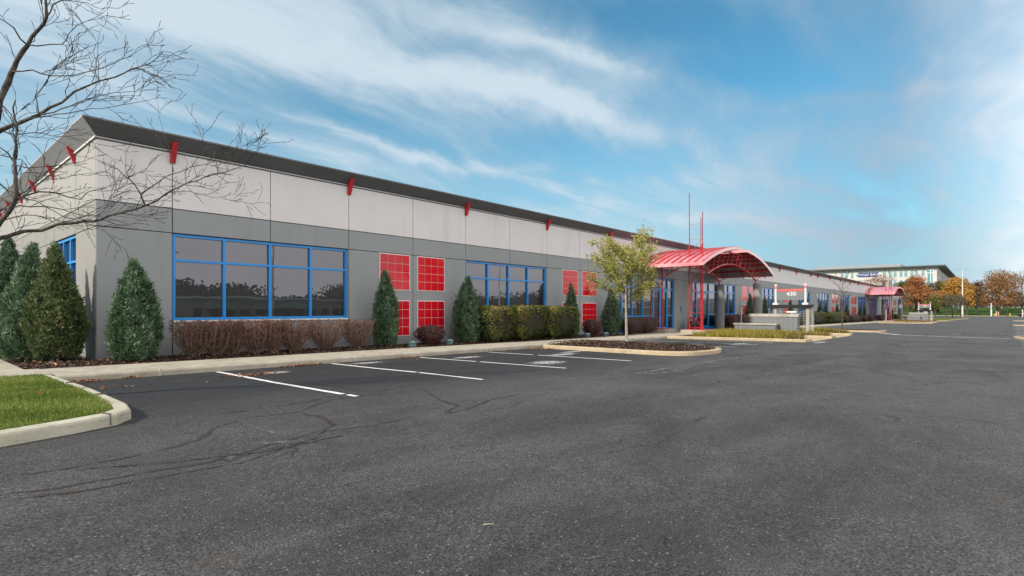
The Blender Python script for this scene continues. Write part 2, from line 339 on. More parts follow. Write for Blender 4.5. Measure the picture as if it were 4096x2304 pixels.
# ------------------------------------------------------------------ mesh helpers
COL = sc.collection
class MB:
    def __init__(s): s.v = []; s.f = []; s.m = []; s.mi = 0
    def add(s, vs, fs):
        o = len(s.v); s.v += [tuple(p) for p in vs]; s.f += [tuple(i + o for i in f) for f in fs]; s.m += [s.mi] * len(fs); return s
    def box(s, x0, x1, y0, y1, z0, z1):
        vs = [(x, y, z) for z in (z0, z1) for y in (y0, y1) for x in (x0, x1)]
        return s.add(vs, [(0, 2, 3, 1), (4, 5, 7, 6), (0, 1, 5, 4), (2, 6, 7, 3), (0, 4, 6, 2), (1, 3, 7, 5)])
    def obox(s, c, ax, ay, az, hx, hy, hz):
        c = Vector(c); ax, ay, az = Vector(ax).normalized() * hx, Vector(ay).normalized() * hy, Vector(az).normalized() * hz
        vs = [c + ax * i + ay * j + az * k for k in (-1, 1) for j in (-1, 1) for i in (-1, 1)]
        return s.add(vs, [(0, 2, 3, 1), (4, 5, 7, 6), (0, 1, 5, 4), (2, 6, 7, 3), (0, 4, 6, 2), (1, 3, 7, 5)])
    def tube(s, pts, rad, n=6, cap=True):
        pts = [Vector(p) for p in pts]; k = len(pts)
        if not hasattr(rad, '__len__'): rad = [rad] * k
        up = Vector((0, 0, 1)); rings = []; prev = None
        for i, p in enumerate(pts):
            d = (pts[min(i + 1, k - 1)] - pts[max(i - 1, 0)])
            if d.length < 1e-9: d = Vector((0, 0, 1))
            d.normalize()
            if prev is None:
                a = d.cross(up)
                if a.length < .05: a = d.cross(Vector((1, 0, 0)))
            else:
                a = prev - d * prev.dot(d)
                if a.length < 1e-4: a = d.cross(up)
            a.normalize(); prev = a; b = d.cross(a)
            rings.append([p + (a * math.cos(2 * math.pi * j / n) + b * math.sin(2 * math.pi * j / n)) * rad[i] for j in range(n)])
        vs = [q for r in rings for q in r]; fs = []
        for i in range(k - 1):
            for j in range(n):
                fs.append((i * n + j, i * n + (j + 1) % n, (i + 1) * n + (j + 1) % n, (i + 1) * n + j))
        if cap: fs += [tuple(range(n))[::-1], tuple((k - 1) * n + j for j in range(n))]
        return s.add(vs, fs)
    def lathe(s, c, prof, n=24):
        vs = []; fs = []
        for r, z in prof:
            vs += [(c[0] + r * math.cos(2 * math.pi * j / n), c[1] + r * math.sin(2 * math.pi * j / n), c[2] + z) for j in range(n)]
        for i in range(len(prof) - 1):
            for j in range(n): fs.append((i * n + j, i * n + (j + 1) % n, (i + 1) * n + (j + 1) % n, (i + 1) * n + j))
        fs += [tuple(range(n))[::-1], tuple((len(prof) - 1) * n + j for j in range(n))]
        return s.add(vs, fs)
    def loft(s, secs, closed=True, caps=True):
        n = len(secs[0]); vs = [p for q in secs for p in q]; fs = []
        for i in range(len(secs) - 1):
            for j in range(n if closed else n - 1): fs.append((i * n + j, i * n + (j + 1) % n, (i + 1) * n + (j + 1) % n, (i + 1) * n + j))
        if caps and closed: fs += [tuple(range(n))[::-1], tuple((len(secs) - 1) * n + j for j in range(n))]
        return s.add(vs, fs)
    def build(s, name, mats, parent=None, smooth=False):
        me = bpy.data.meshes.new(name)
        org = Vector((0, 0, 0))
        if parent is not None: org = root_of(parent).location
        me.from_pydata([(p[0] - org.x, p[1] - org.y, p[2] - org.z) for p in s.v], [], s.f)
        if isinstance(mats, str): mats = [mats]
        for q in mats: me.materials.append(MATS[q])
        if len(mats) > 1: me.polygons.foreach_set('material_index', s.m)
        if smooth: me.polygons.foreach_set('use_smooth', [True] * len(me.polygons))
        me.update(); o = bpy.data.objects.new(name, me); COL.objects.link(o)
        if parent is not None: o.parent = parent
        return o
def root_of(o):
    while o.parent: o = o.parent
    return o
def tag(o, label=None, cat=None, group=None, kind=None):
    if label: o['label'] = label
    if cat: o['category'] = cat
    if group: o['group'] = group
    if kind: o['kind'] = kind
    return o
def thing(name, label, cat, loc, group=None, rz=0):
    o = bpy.data.objects.new(name, None); COL.objects.link(o); o.empty_display_size = .3; o.location = loc; o.rotation_euler = (0, 0, rz)
    return tag(o, label, cat, group)
def struct(o): o['kind'] = 'structure'; return o
def copy_tree(o, parent=None):
    kids = [c for c in CH.get(o.name, [])] if False else [c for c in bpy.data.objects if c.parent == o]
    c = o.copy(); COL.objects.link(c)
    if parent is not None: c.parent = parent
    for k in kids: copy_tree(k, c)
    return c
def cards(name, mat_, pos, nrm, size, rng, parent=None, aspect=1.0, jitter=.6, tone=None, fat=.28, org=None):
    """many small leaf faces (triangular-tipped quads), one random tone each; pos Nx3, nrm Nx3"""
    n = len(pos); pos = np.asarray(pos, float)
    nr = np.asarray(nrm, float) + rng.normal(0, jitter, (n, 3)); nr /= np.linalg.norm(nr, axis=1)[:, None] + 1e-9
    a = np.cross(nr, rng.normal(0, 1, (n, 3))); a /= np.linalg.norm(a, axis=1)[:, None] + 1e-9
    b = np.cross(nr, a)
    s = (np.asarray(size) * rng.uniform(.6, 1.3, n))[:, None] if np.ndim(size) == 0 else np.asarray(size)[:, None]
    v = np.empty((n, 4, 3)); v[:, 0] = pos - a * s * .5 * aspect; v[:, 1] = pos - b * s * fat; v[:, 2] = pos + a * s * .5 * aspect; v[:, 3] = pos + b * s * fat
    return raw_quads(name, mat_, v, rng.uniform(0, 1, n) if tone is None else tone, parent, org)
def raw_quads(name, mat_, v, tone, parent=None, org=None):
    n = len(v)
    if org is None: org = np.array(root_of(parent).location) if parent is not None else np.zeros(3)
    me = bpy.data.meshes.new(name); me.vertices.add(n * 4); me.vertices.foreach_set('co', (v - org).reshape(-1))
    me.loops.add(n * 4); me.loops.foreach_set('vertex_index', np.arange(n * 4)); me.polygons.add(n)
    me.polygons.foreach_set('loop_start', np.arange(n) * 4); me.polygons.foreach_set('loop_total', np.full(n, 4))
    at = me.attributes.new('tone', 'FLOAT', 'FACE'); at.data.foreach_set('value', np.clip(tone, 0, 1).astype(np.float32))
    me.materials.append(MATS[mat_]); me.update(calc_edges=True)
    o = bpy.data.objects.new(name, me); COL.objects.link(o)
    if parent is not None: o.parent = parent
    return o

# ------------------------------------------------------------------ terrain
MS = .0094
def gz(x):
    if x < 0: return 0.0
    if x < 130: return -MS * x
    if x < 150: t = (x - 130) / 20; return -MS * 130 - MS * 20 * (t - t * t / 2)
    if x < 262: return -MS * 140
    if x < 335: t = (x - 262) / 73; return -MS * 140 + 3.05 * (t * t * (3 - 2 * t))
    return -MS * 140 + 3.05
def U(px, py, d):      # photo point + depth -> world
    k = (px - 2048) / FP
    return Vector(((CT + k * ST) * d, (ST - k * CT) * d, HC - (py - HY) / FP * d))
def sheet(name, xs, ys, zoff, m, zf=gz):
    mb = MB(); n = len(ys)
    vs = [(x, y, zf(x) + zoff) for x in xs for y in ys]
    fs = [(i * n + j, (i + 1) * n + j, (i + 1) * n + j + 1, i * n + j + 1) for i in range(len(xs) - 1) for j in range(n - 1)]
    mb.add(vs, fs); return struct(mb.build(name, m, smooth=True))
BX = [-3000, -600, -150, -40, -10, 0] + list(range(10, 131, 10)) + [134, 138, 142, 146, 150, 180, 220, 258, 262] + list(range(266, 336, 5)) + [335, 400, 800, 3000]
sheet('ground', BX, [-3000, -600, -200, -100, -40, 0, 18, 60, 200, 600, 3000], -.06, 'wild_ground')
sheet('parking_lot', [x for x in BX if -60 < x < 256] + [256.0], [-60, -30, -10, 0, 6, 10, 14.4, 17, 30], 0, 'asphalt')
sheet('lawn_hill', [257.4, 262] + list(range(266, 336, 5)) + [335], [-140, -60, -20, 0, 20, 90], .05, 'far_lawn')
sheet('far_road', [335.5, 360], [-200, 0, 120], .06, 'far_road')

def offset_poly(pts, d):
    n = len(pts); out = []
    for i in range(n):
        p0, p1, p2 = Vector(pts[i - 1]), Vector(pts[i]), Vector(pts[(i + 1) % n])
        a = (p1 - p0).normalized(); b = (p2 - p1).normalized()
        na = Vector((-a.y, a.x)); nb = Vector((-b.y, b.x)); m_ = na + nb; k = 1 + na.dot(nb)
        out.append(p1 + m_ / max(k, .35) * d)
    return [(p.x, p.y) for p in out]
def smooth_poly(pts, it=2):
    for _ in range(it):
        q = []
        for i in range(len(pts)):
            a, b = pts[i], pts[(i + 1) % len(pts)]
            if math.dist(a, b) > 1.6: e = .35 / math.dist(a, b)
            else: e = .25
            q += [(a[0] * (1 - e) + b[0] * e, a[1] * (1 - e) + b[1] * e), (a[0] * e + b[0] * (1 - e), a[1] * e + b[1] * (1 - e))]
        pts = q
    return pts
def densify(pts, step=2.0):
    out = []
    for i, a in enumerate(pts):
        b = pts[(i + 1) % len(pts)]; n = max(1, int(math.dist(a, b) / step))
        out += [(a[0] + (b[0] - a[0]) * k / n, a[1] + (b[1] - a[1]) * k / n) for k in range(n)]
    return out
def kerb(name, pts, wd, m, h=.15):
    """kerb ring, counter-clockwise outline"""
    mb = MB(); prof = [(0, -.05), (.004, h - .035), (.018, h - .01), (.045, h), (wd, h + .002), (wd, .02)]
    rings = [[(x, y, gz(x) + z) for (x, y) in offset_poly(pts, o)] for o, z in prof]
    n = len(pts); vs = [p for r in rings for p in r]
    fs = [(i * n + j, i * n + (j + 1) % n, (i + 1) * n + (j + 1) % n, (i + 1) * n + j) for i in range(len(prof) - 1) for j in range(n)]
    mb.add(vs, fs); return struct(mb.build(name, m))
def fill(name, pts, z, m, mound=0.0, kind='structure', rng=None, cell=.25):
    """gently mounded filling inside an outline, as a grid clipped by point test, edges snapped by an outer fan"""
    rings = [pts]; zs = [z]
    for k, o in enumerate((.15, .4, .8, 1.3)):
        if o > mound_w(pts) * .48: break
        rings.append(offset_poly(pts, o)); zs.append(z + mound * (1 - math.exp(-o * 1.6)))
    mb = MB(); n = len(pts)
    vs = [(x, y, gz(x) + zz) for r, zz in zip(rings, zs) for (x, y) in r]
    fs = [(i * n + j, i * n + (j + 1) % n, (i + 1) * n + (j + 1) % n, (i + 1) * n + j) for i in range(len(rings) - 1) for j in range(n)]
    cx = sum(p[0] for p in rings[-1]) / n; cy = sum(p[1] for p in rings[-1]) / n
    fs.append(tuple((len(rings) - 1) * n + j for j in range(n)))
    mb.add(vs, fs); o = mb.build(name, m, smooth=False); o['kind'] = kind; return o
def mound_w(pts):
    xs = [p[0] for p in pts]; ys = [p[1] for p in pts]; return min(max(xs) - min(xs), max(ys) - min(ys))
def inside(poly, P):
    x, y = P[:, 0], P[:, 1]; r = np.zeros(len(P), bool); n = len(poly)
    for i in range(n):
        x0, y0 = poly[i]; x1, y1 = poly[(i + 1) % n]
        if y0 == y1: continue
        c = ((y0 > y) != (y1 > y)) & (x < (x1 - x0) * (y - y0) / (y1 - y0) + x0); r ^= c
    return r
def scatter(poly, n, rng):
    xs = [p[0] for p in poly]; ys = [p[1] for p in poly]; out = np.zeros((0, 2))
    while len(out) < n:
        P = np.column_stack([rng.uniform(min(xs), max(xs), n * 2), rng.uniform(min(ys), max(ys), n * 2)]); out = np.vstack([out, P[inside(poly, P)]])
    return out[:n]
gzv = np.vectorize(gz)
def blades(name, mat_, P, z, h, rng, wdt=.006, lean=.5, tone=None):
    n = len(P); zz = gzv(P[:, 0]) + z; hh = h * rng.uniform(.5, 1.25, n)
    if hasattr(h, '__len__'): hh = h * rng.uniform(.6, 1.2, n)
    an = rng.uniform(0, 2 * math.pi, n); dx, dy = np.cos(an), np.sin(an); ln = rng.uniform(0, lean, n) * hh; la = rng.uniform(0, 2 * math.pi, n)
    b = np.column_stack([P, zz]); wv = np.column_stack([dx, dy, np.zeros(n)]) * (wdt * rng.uniform(.6, 1.4, n))[:, None]
    tip = b + np.column_stack([np.cos(la) * ln, np.sin(la) * ln, hh]); mid = b + (tip - b) * .55 + wv * .6
    v = np.stack([b - wv, b + wv, mid + wv * .2, tip], 1)
    return raw_quads(name, mat_, v, rng.uniform(0, 1, n) if tone is None else tone)

WY = 18.04; WX = 3.72
# pavement in front of the building and round its corner
SW = [(2.24, 14.25), (60, 14.25), (190, 14.25)]
mb = MB()
xs = [2.27, 4.11, 7.0, 9.3, 12, 15, 18, 24, 30.2, 38, 48, 60, 75, 90, 110, 130, 135, 140, 150, 190]
prof = [(14.21, -.06), (14.215, .10), (14.235, .135), (14.27, .15), (16.08, .15), (16.08, -.05)]
mb.loft([[(x, y, gz(x) + z) for y, z in prof] for x in xs], closed=False, caps=False)
mb.mi = 1
for x in (4.11, 9.25, 14.9, 20.9, 26.6):
    mb.box(x - .012, x + .012, 14.204, 14.30, gz(x) + .0, gz(x) + .153)
mb.mi = 2
for x in np.arange(3.0, 31, 1.55): mb.box(x - .004, x + .004, 14.30, 16.07, gz(x) + .1, gz(x) + .1515)
struct(mb.build('sidewalk', ['concrete', 'sealant', 'joint_dark']))
mb = MB(); mb.box(-25, 2.265, 14.66, 16.10, -.06, .140)
mb.box(.55, 2.02, 16.105, 60, -.06, .1385); struct(mb.build('side_path', 'concrete'))
# paved apron before the entrances
for x0 in (0, 96):
    mb = MB(); secs = []
    for x in (30.2, 36, 42, 48.6): secs.append([(x + x0, 16.085, gz(x + x0) - .05), (x + x0, 16.085, gz(x + x0) + .148), (x + x0, 18.0, gz(x + x0) + .165), (x + x0, 18.0, gz(x + x0) - .05)])
    mb.loft(secs); struct(mb.build('entrance_paving', 'concrete'))
rngG = np.random.default_rng(5)
def mulch_bed(pts, mound, chips, name='mulch_bed'):
    o = fill(name, densify(pts, 1.0), .13, 'mulch', mound)
    if chips:
        P = scatter(pts, chips, rngG); n = len(P)
        # follow the mound
        d = np.full(n, 9.)
        for i in range(len(pts)):
            a = np.array(pts[i]); b = np.array(pts[(i + 1) % len(pts)]); t = np.clip(((P - a) @ (b - a)) / ((b - a) @ (b - a)), 0, 1)
            d = np.minimum(d, np.linalg.norm(P - (a + t[:, None] * (b - a)), axis=1))
        z = gzv(P[:, 0]) + .15 + mound * (1 - np.exp(-np.minimum(d, mound_w(pts) * .48) * 1.6))
        c = cards('mulch_chips', 'wood_chip', np.column_stack([P, z]), np.tile([0, 0, 1], (n, 1)), .075, rngG, aspect=1.0, jitter=.45); c['kind'] = 'stuff'
        tag(c, 'loose dark brown bark chips over the planting bed')
mulch_bed([(2.03, 16.1), (30.1, 16.1), (30.1, 18.1), (2.03, 18.1)], .07, 15000)
mulch_bed([(2.03, 18.1), (3.8, 18.1), (3.8, 50), (2.03, 50)], .05, 7000)
mulch_bed([(48.7, 16.1), (126.1, 16.1), (126.1, 18.1), (48.7, 18.1)], .05, 0)
mulch_bed([(144.7, 16.1), (190, 16.1), (190, 18.1), (144.7, 18.1)], .05, 0)

# left island with grass
LI = [(-30, 7.4), (-12, 7.5), (-3, 7.62), (-.6, 7.82), (.82, 8.06), (1.5, 8.30), (1.98, 8.52), (2.22, 8.86), (2.31, 9.4), (2.34, 11.6), (2.27, 14.62), (-30, 14.62)]
LI = densify(LI, .9)
kerb('left_island_kerb', LI, .19, 'kerb_pale')
mb = MB()
for (x, y, ax, ay) in ((1.90, 8.475, .35, -.94), (-.4, 7.84, .15, -.99), (2.325, 10.6, 1, 0), (2.335, 12.7, 1, 0)):
    mb.obox((x - ax * .08, y - ay * .08, .076), (ax, ay, 0), (-ay, ax, 0), (0, 0, 1), .0825, .003, .0765)
struct(mb.build('kerb_joints', 'joint_dark'))
gi = offset_poly(LI, .185)
fill('lawn_patch', gi, .14, 'lawn_soil', .03)
vis = [(-1.2, 7.95), (.8, 8.28), (1.5, 8.52), (1.82, 8.72), (2.03, 9.1), (2.13, 9.6), (2.15, 11.6), (2.08, 14.58), (-2.5, 14.58), (-2.5, 8)]
P = scatter(vis, 60000, rngG)
P = P[((P[:, 0] - .45) / .78) ** 2 + ((P[:, 1] - 12.0) / .78) ** 2 > 1]
tn = np.clip(.45 + .35 * np.sin(P[:, 0] * 2.1 + P[:, 1] * 1.3) * np.sin(P[:, 1] * 1.9) + rngG.normal(0, .22, len(P)), 0, 1)
g = blades('grass', 'grass_blade', P, .16, .042, rngG, .0055, .9, tn); tag(g, 'short green lawn grass on the near kerbed island', kind='stuff')
mb = MB()
prof = [(0, .20), (.45, .19), (.7, .165), (.8, .12)]
mb.lathe((.45, 12.0, 0), prof[::-1], 22); struct(mb.build('tree_mulch_ring', 'mulch', smooth=True))

# planting islands between the stalls
isl1 = smooth_poly([(17.95, 14.2), (17.9, 8.6), (18.5, 7.75), (20.2, 7.45), (21.6, 7.75), (22.2, 8.6), (22.3, 14.2)], 2)
kerb('island_kerb', densify(isl1, 1.2), .19, 'kerb_tan')
in1 = offset_poly(densify(isl1, 1.2), .185); fill('island_mulch', in1, .13, 'mulch', .13)
P = scatter(in1, 5200, rngG); d = np.minimum(np.minimum(P[:, 0] - 18.1, 22.1 - P[:, 0]), np.minimum(P[:, 1] - 7.7, 1.3))
c = cards('island_chips', 'wood_chip', np.column_stack([P, gzv(P[:, 0]) + .145 + .13 * (1 - np.exp(-np.clip(d, 0, 1.3) * 1.6))]), np.tile([0, 0, 1], (len(P), 1)), .08, rngG, jitter=.45)
tag(c, 'brown bark chips heaped inside the tan kerb of the near island', kind='stuff')
mb = MB()
for x, y in ((17.96, 12.6), (17.93, 9.9), (20.6, 7.58)):
    mb.box(x - .02, x + .02, y - .01, y + .01, gz(x) - .02, gz(x) + .154)
struct(mb.build('kerb_joint', 'sealant'))
def entrance_island(dx):
    A = [(30.35, 14.2), (31.9, 7.15), (33.1, 7.1), (33.35, 8.9), (38.0, 8.95), (38.05, 7.1), (39.3, 7.1), (39.6, 8.9), (44.3, 9.0), (44.3, 7.15), (45.6, 7.15), (46.1, 8.2), (47.4, 9.3), (47.6, 14.2)]
    A = [(x + dx, y) for x, y in A]; A = densify(A, 1.4)
    kerb('entrance_island_kerb', A, .19, 'kerb_tan'); inn = offset_poly(A, .185); fill('entrance_island_soil', inn, .13, 'mulch', .04)
    for a, b in ((33.3, 38.1), (39.5, 44.3)):
        mb = MB(); mb.loft([[(x + dx, 7.05, gz(x + dx) - .03), (x + dx, 7.05, gz(x + dx) + .012), (x + dx, 8.98, gz(x + dx) + .10), (x + dx, 8.98, gz(x + dx) - .03)] for x in (a - .1, b + .05)])
        struct(mb.build('ramp_apron', 'kerb_tan'))
    return inn
e1 = entrance_island(0); e2 = entrance_island(96)
for inn, n, x0 in ((e1, 26000, 0), (e2, 9000, 96)):
    P = scatter(inn, n, rngG)
    keep = ~((P[:, 0] - x0 > 39.0) & (P[:, 0] - x0 < 41.2) & (P[:, 1] > 8.6) & (P[:, 1] < 13.6)) & ~((P[:, 0] - x0 < 37.2) & (P[:, 1] > 12.9))
    P = P[keep]
    yel = (np.sin(P[:, 0] * .8 + 2) * .5 + (P[:, 1] - 9.3) * .35 + rngG.normal(0, .55, len(P))) > (-.2 if x0 == 0 else .9)
    hh = .33 + .05 * np.sin(P[:, 0] * 3.1) * np.sin(P[:, 1] * 4)
    o = blades('groundcover', 'cover_blade', P[yel], .15, hh[yel], rngG, .013, .5); tag(o, 'yellow green low groundcover %s' % ('in front of the near low grey block wall' if x0 == 0 else 'in front of the far block wall'), kind='stuff')
    o = blades('groundcover', 'cover_brown', P[~yel], .14, hh[~yel] * .85, rngG, .013, .6); tag(o, 'rusty brown low groundcover %s' % ('along the tan kerb near the low grey block wall' if x0 == 0 else 'along the far entrance island kerb'), kind='stuff')
isl2 = smooth_poly([(53.6, 14.2), (53.2, 7.6), (53.8, 6.5), (55.4, 6.2), (56.8, 6.6), (57.2, 7.6), (57.3, 14.2)], 2)
for dx in (0,):
    A = densify(isl2, 1.4); kerb('island_kerb', A, .19, 'kerb_tan'); fill('island_mulch', offset_poly(A, .185), .13, 'mulch', .08)
A = densify(smooth_poly([(112.5, 14.2), (112.2, 7.4), (113.4, 6.5), (115.4, 6.5), (116.5, 7.4), (116.6, 14.2)], 2), 2); kerb('island_kerb', A, .19, 'kerb_tan'); fill('island_mulch', offset_poly(A, .185), .13, 'mulch', .08)
A = densify([(149, 14.2), (150, 6.2), (158, 6.0), (178, 4.4), (187, 3.2), (190, 4.0), (191, 14.2)], 3); kerb('grass_island_kerb', A, .25, 'kerb_tan'); fill('grass_island_lawn', offset_poly(A, .24), .13, 'verge_lawn', .05)
for (xa, y0) in ((46.3, -1.35), (104, -2.9), (160, -4.6)):
    A = densify(smooth_poly([(xa, y0 - 14), (xa + 2.6, y0 - 14), (xa + 2.6, y0 - .2), (xa + 1.3, y0 + .05), (xa, y0 - .2)], 2), 2); kerb('island_kerb', A, .22, 'kerb_tan'); fill('island_grass', offset_poly(A, .21), .13, 'mulch', .03)
mb = MB(); mb.box(256.0, 257.4, -140, 60, gz(258) - .06, gz(258) + .15); struct(mb.build('far_kerb', 'kerb_tan'))
mb = MB(); mb.box(257.41, 259.5, -140, 60, gz(258) - .06, gz(258) + .13); struct(mb.build('far_verge', 'verge_lawn'))

# painted stall lines: sheets just above the asphalt
def ribbon(name, pts, wd, m, z=.004, rng=None, wob=0.0, taper=False):
    P = []
    for i in range(len(pts) - 1):
        a, b = pts[i], pts[i + 1]; n = max(1, int(math.dist(a, b) / .15)); P += [(a[0] + (b[0] - a[0]) * k / n, a[1] + (b[1] - a[1]) * k / n) for k in range(n)]
    P.append(pts[-1]); vs = []; N_ = len(P)
    for i, p in enumerate(P):
        q0, q1 = P[max(0, i - 1)], P[min(N_ - 1, i + 1)]; t = Vector((q1[0] - q0[0], q1[1] - q0[1])); t.normalize(); nn = Vector((-t.y, t.x))
        ww = wd * (1 + (rng.uniform(-wob, wob) if rng is not None else 0)) * (min(1, 4 * min(i + .3, N_ - 1 - i + .3) / N_ * 2) if taper else 1)
        j = (rng.normal(0, wd * wob * .35) if rng is not None else 0)
        for s in (-.5, .5): x, y = p[0] + nn.x * (ww * s + j), p[1] + nn.y * (ww * s + j); vs.append((x, y, gz(x) + z))
    mb = MB(); mb.add(vs, [(2 * i, 2 * i + 1, 2 * i + 3, 2 * i + 2) for i in range(N_ - 1)])
    return struct(mb.build(name, m))
rr = np.random.default_rng(3)
ribbon('stall_line', [(5.31, 14.12), (5.33, 11.0), (5.42, 8.75)], .105, 'line_paint', rng=rr, wob=.10)
ribbon('stall_line', [(5.43, 8.62), (5.44, 8.32)], .105, 'line_paint', rng=rr, wob=.10)
ribbon('stall_line', [(8.35, 14.05), (8.45, 12.0), (8.6, 10.6)], .105, 'line_paint', rng=rr, wob=.10)
ribbon('stall_line', [(8.6, 10.5), (8.68, 8.4)], .105, 'line_paint', rng=rr, wob=.10)
ribbon('stall_line', [(11.45, 13.9), (11.7, 11.6)], .10, 'line_paint', rng=rr, wob=.12)
ribbon('stall_line', [(11.72, 11.45), (12.0, 8.5)], .10, 'line_paint', rng=rr, wob=.12)
ribbon('stall_line', [(14.76, 13.96), (14.95, 12.0)], .10, 'line_paint', rng=rr, wob=.12)
ribbon('stall_line', [(14.97, 11.8), (15.26, 8.33)], .10, 'line_paint', rng=rr, wob=.12)
for x in (24.3, 27.2, 29.8): ribbon('stall_line', [(x, 14.0), (x + .4, 8.3)], .10, 'line_paint' if x > 26 else 'old_line', rng=rr, wob=.15)
for k in range(5): ribbon('stall_line', [(22.6 + k * .55, 13.9), (23.4 + k * .7, 12.6)], .10, 'old_line', rng=rr, wob=.1)
for x in (58.5, 61.5, 64.5, 67.5, 70.5, 73.5, 76.5, 79.5, 82.5, 85.5, 88.5, 92, 95.5, 99, 103, 107): ribbon('stall_line', [(x, 14.1), (x + .3, 8.4)], .10, 'old_line' if x > 62 else 'line_paint', rng=rr, wob=.1)
for i in range(33):
    x = 10.9 + 2.76 * i
    if 45.5 < x < 49.6: continue
    y0 = -.55 - .023 * x
    ribbon('stall_line', [(x, y0), (x, y0 - 5.5)], .14, 'line_paint', rng=rr, wob=.1)
# pale worn stripes and crack seams
ribbon('worn_stripe', [(12.2, 6.5), (15.8, 6.45), (18.9, 6.4), (24, 5.2), (31.6, 3.1), (40, 2.5), (49, 1.9), (72, 1.4), (110, 1)], .22, 'chalk_worn', rng=rr, wob=.3)
ribbon('worn_stripe', [(31.6, 2.7), (40, 2.2), (49, 1.6), (60, 1.5)], .16, 'chalk_worn', .005, rr, .4)
ribbon('cross_seam', [(53.2, 6.6), (49, 4.8), (47.5, 1.8), (47.3, -1.3)], .35, 'old_line', rng=rr, wob=.3)
ribbon('cross_seam', [(52.2, 6.9), (48.4, 5.0), (47.9, 1.8), (47.9, -1.3)], .2, 'chalk_worn', .006, rr, .3)
def G2(px, py):
    k = (px - 2048) / FP; dx = CT + k * ST; T = HC / ((py - HY) / FP - MS * dx) if dx > 0 else HC / ((py - HY) / FP)
    return (T * dx, T * (ST - k * CT))
def seam(name, pts, wd, m, **kw):
    ribbon(name, [G2(*p) for p in pts], wd, m, rng=rr, wob=.65, taper=True, **kw)
seam('crack_seam', [(-60, 1915), (240, 1880), (480, 1835), (700, 1790), (790, 1760), (850, 1715), (1000, 1670), (1180, 1650), (1330, 1600), (1480, 1580), (1700, 1560)], .055, 'crack_brown')
seam('crack_seam', [(-60, 1990), (240, 1950), (560, 1895), (830, 1850), (1060, 1785), (1260, 1730), (1500, 1700), (1700, 1660)], .05, 'crack_brown')
seam('crack_seam', [(-60, 2010), (300, 1970), (640, 1910), (960, 1855), (1150, 1790), (1400, 1735)], .045, 'crack_brown', z=.006)
seam('crack_seam', [(300, 1880), (700, 1850), (1100, 1800), (1290, 1745)], .035, 'crack_brown', z=.008)
seam('crack_seam', [(1210, 1655), (1290, 1670), (1330, 1700), (1270, 1740)], .06, 'crack_brown', z=.007)
seam('crack_seam', [(1690, 1555), (1760, 1600), (1830, 1620), (1780, 1660), (1860, 1640), (1960, 1600), (2120, 1570)], .07, 'crack_brown')
seam('crack_seam', [(1240, 1530), (1420, 1560), (1500, 1570), (1620, 1545), (1700, 1540)], .06, 'crack_brown')
seam('crack_seam', [(830, 1665), (1000, 1640), (1200, 1615), (1300, 1590), (1360, 1585)], .04, 'crack_brown', z=.009)
seam('tar_seam', [(2150, 1880), (2300, 1840), (2500, 1800), (2480, 1760), (2560, 1720)], .02, 'tar_dark')
seam('tar_seam', [(1800, 1700), (1960, 1690), (2060, 1665), (2300, 1640), (2520, 1590), (2800, 1560)], .025, 'tar_dark')
seam('tar_seam', [(1830, 2210), (2000, 2190), (2120, 2180)], .012, 'tar_dark')
seam('tar_seam', [(2640, 2140), (2665, 2150), (2655, 2180), (2680, 2200)], .02, 'tar_dark')
seam('tar_seam', [(3620, 1545), (3800, 1530), (4000, 1525), (4100, 1528)], .10, 'tar_dark')
seam('tar_seam', [(4010, 1340), (4035, 1315), (4040, 1300), (4048, 1285)], .07, 'tar_dark')
seam('worn_stripe', [(2560, 1500), (2700, 1485), (2780, 1460)], .2, 'chalk_worn', z=.006)
seam('worn_stripe', [(2900, 1520), (3010, 1528), (3120, 1540)], .04, 'chalk_worn', z=.006)
seam('worn_stripe', [(3000, 1520), (3090, 1490), (3200, 1480), (3260, 1460), (3420, 1430)], .09, 'chalk_worn', z=.006)
seam('worn_stripe', [(920, 1790), (1100, 1770), (1250, 1765)], .10, 'chalk_worn', z=.006)
seam('worn_stripe', [(1000, 1700), (1100, 1735), (1240, 1720)], .05, 'chalk_worn', z=.0065)
# ------------------------------------------------------------------ office building
bld = thing('office_building', 'long low grey and white office building with red tile squares and blue window frames', 'building', (WX, WY, gz(WX)))
ZJ, ZW, ZE = 4.43, 3.71, 6.12
BEND = 190.0
joints = [WX, 5.54, 8.45, 11.42, 14.46, 17.52, 20.59, 23.68, 26.86, 30.1, 33.29, 36.56, 39.84, 41.49, 43.25, 46.5, 50.1, 53.45, 57.07, 61.3, 64.5, 68.0, 71.7, 75.4, 79.2, 82.8, 86.9, 90.8, 94.8, 99.0, 103.0, 107.1, 111.4, 115.6, 120.0, 124.5, 129, 133.5, 138.2, 143, 148, 152, 157.2, 162, 167, 171.5, 177, 182, 186, BEND]
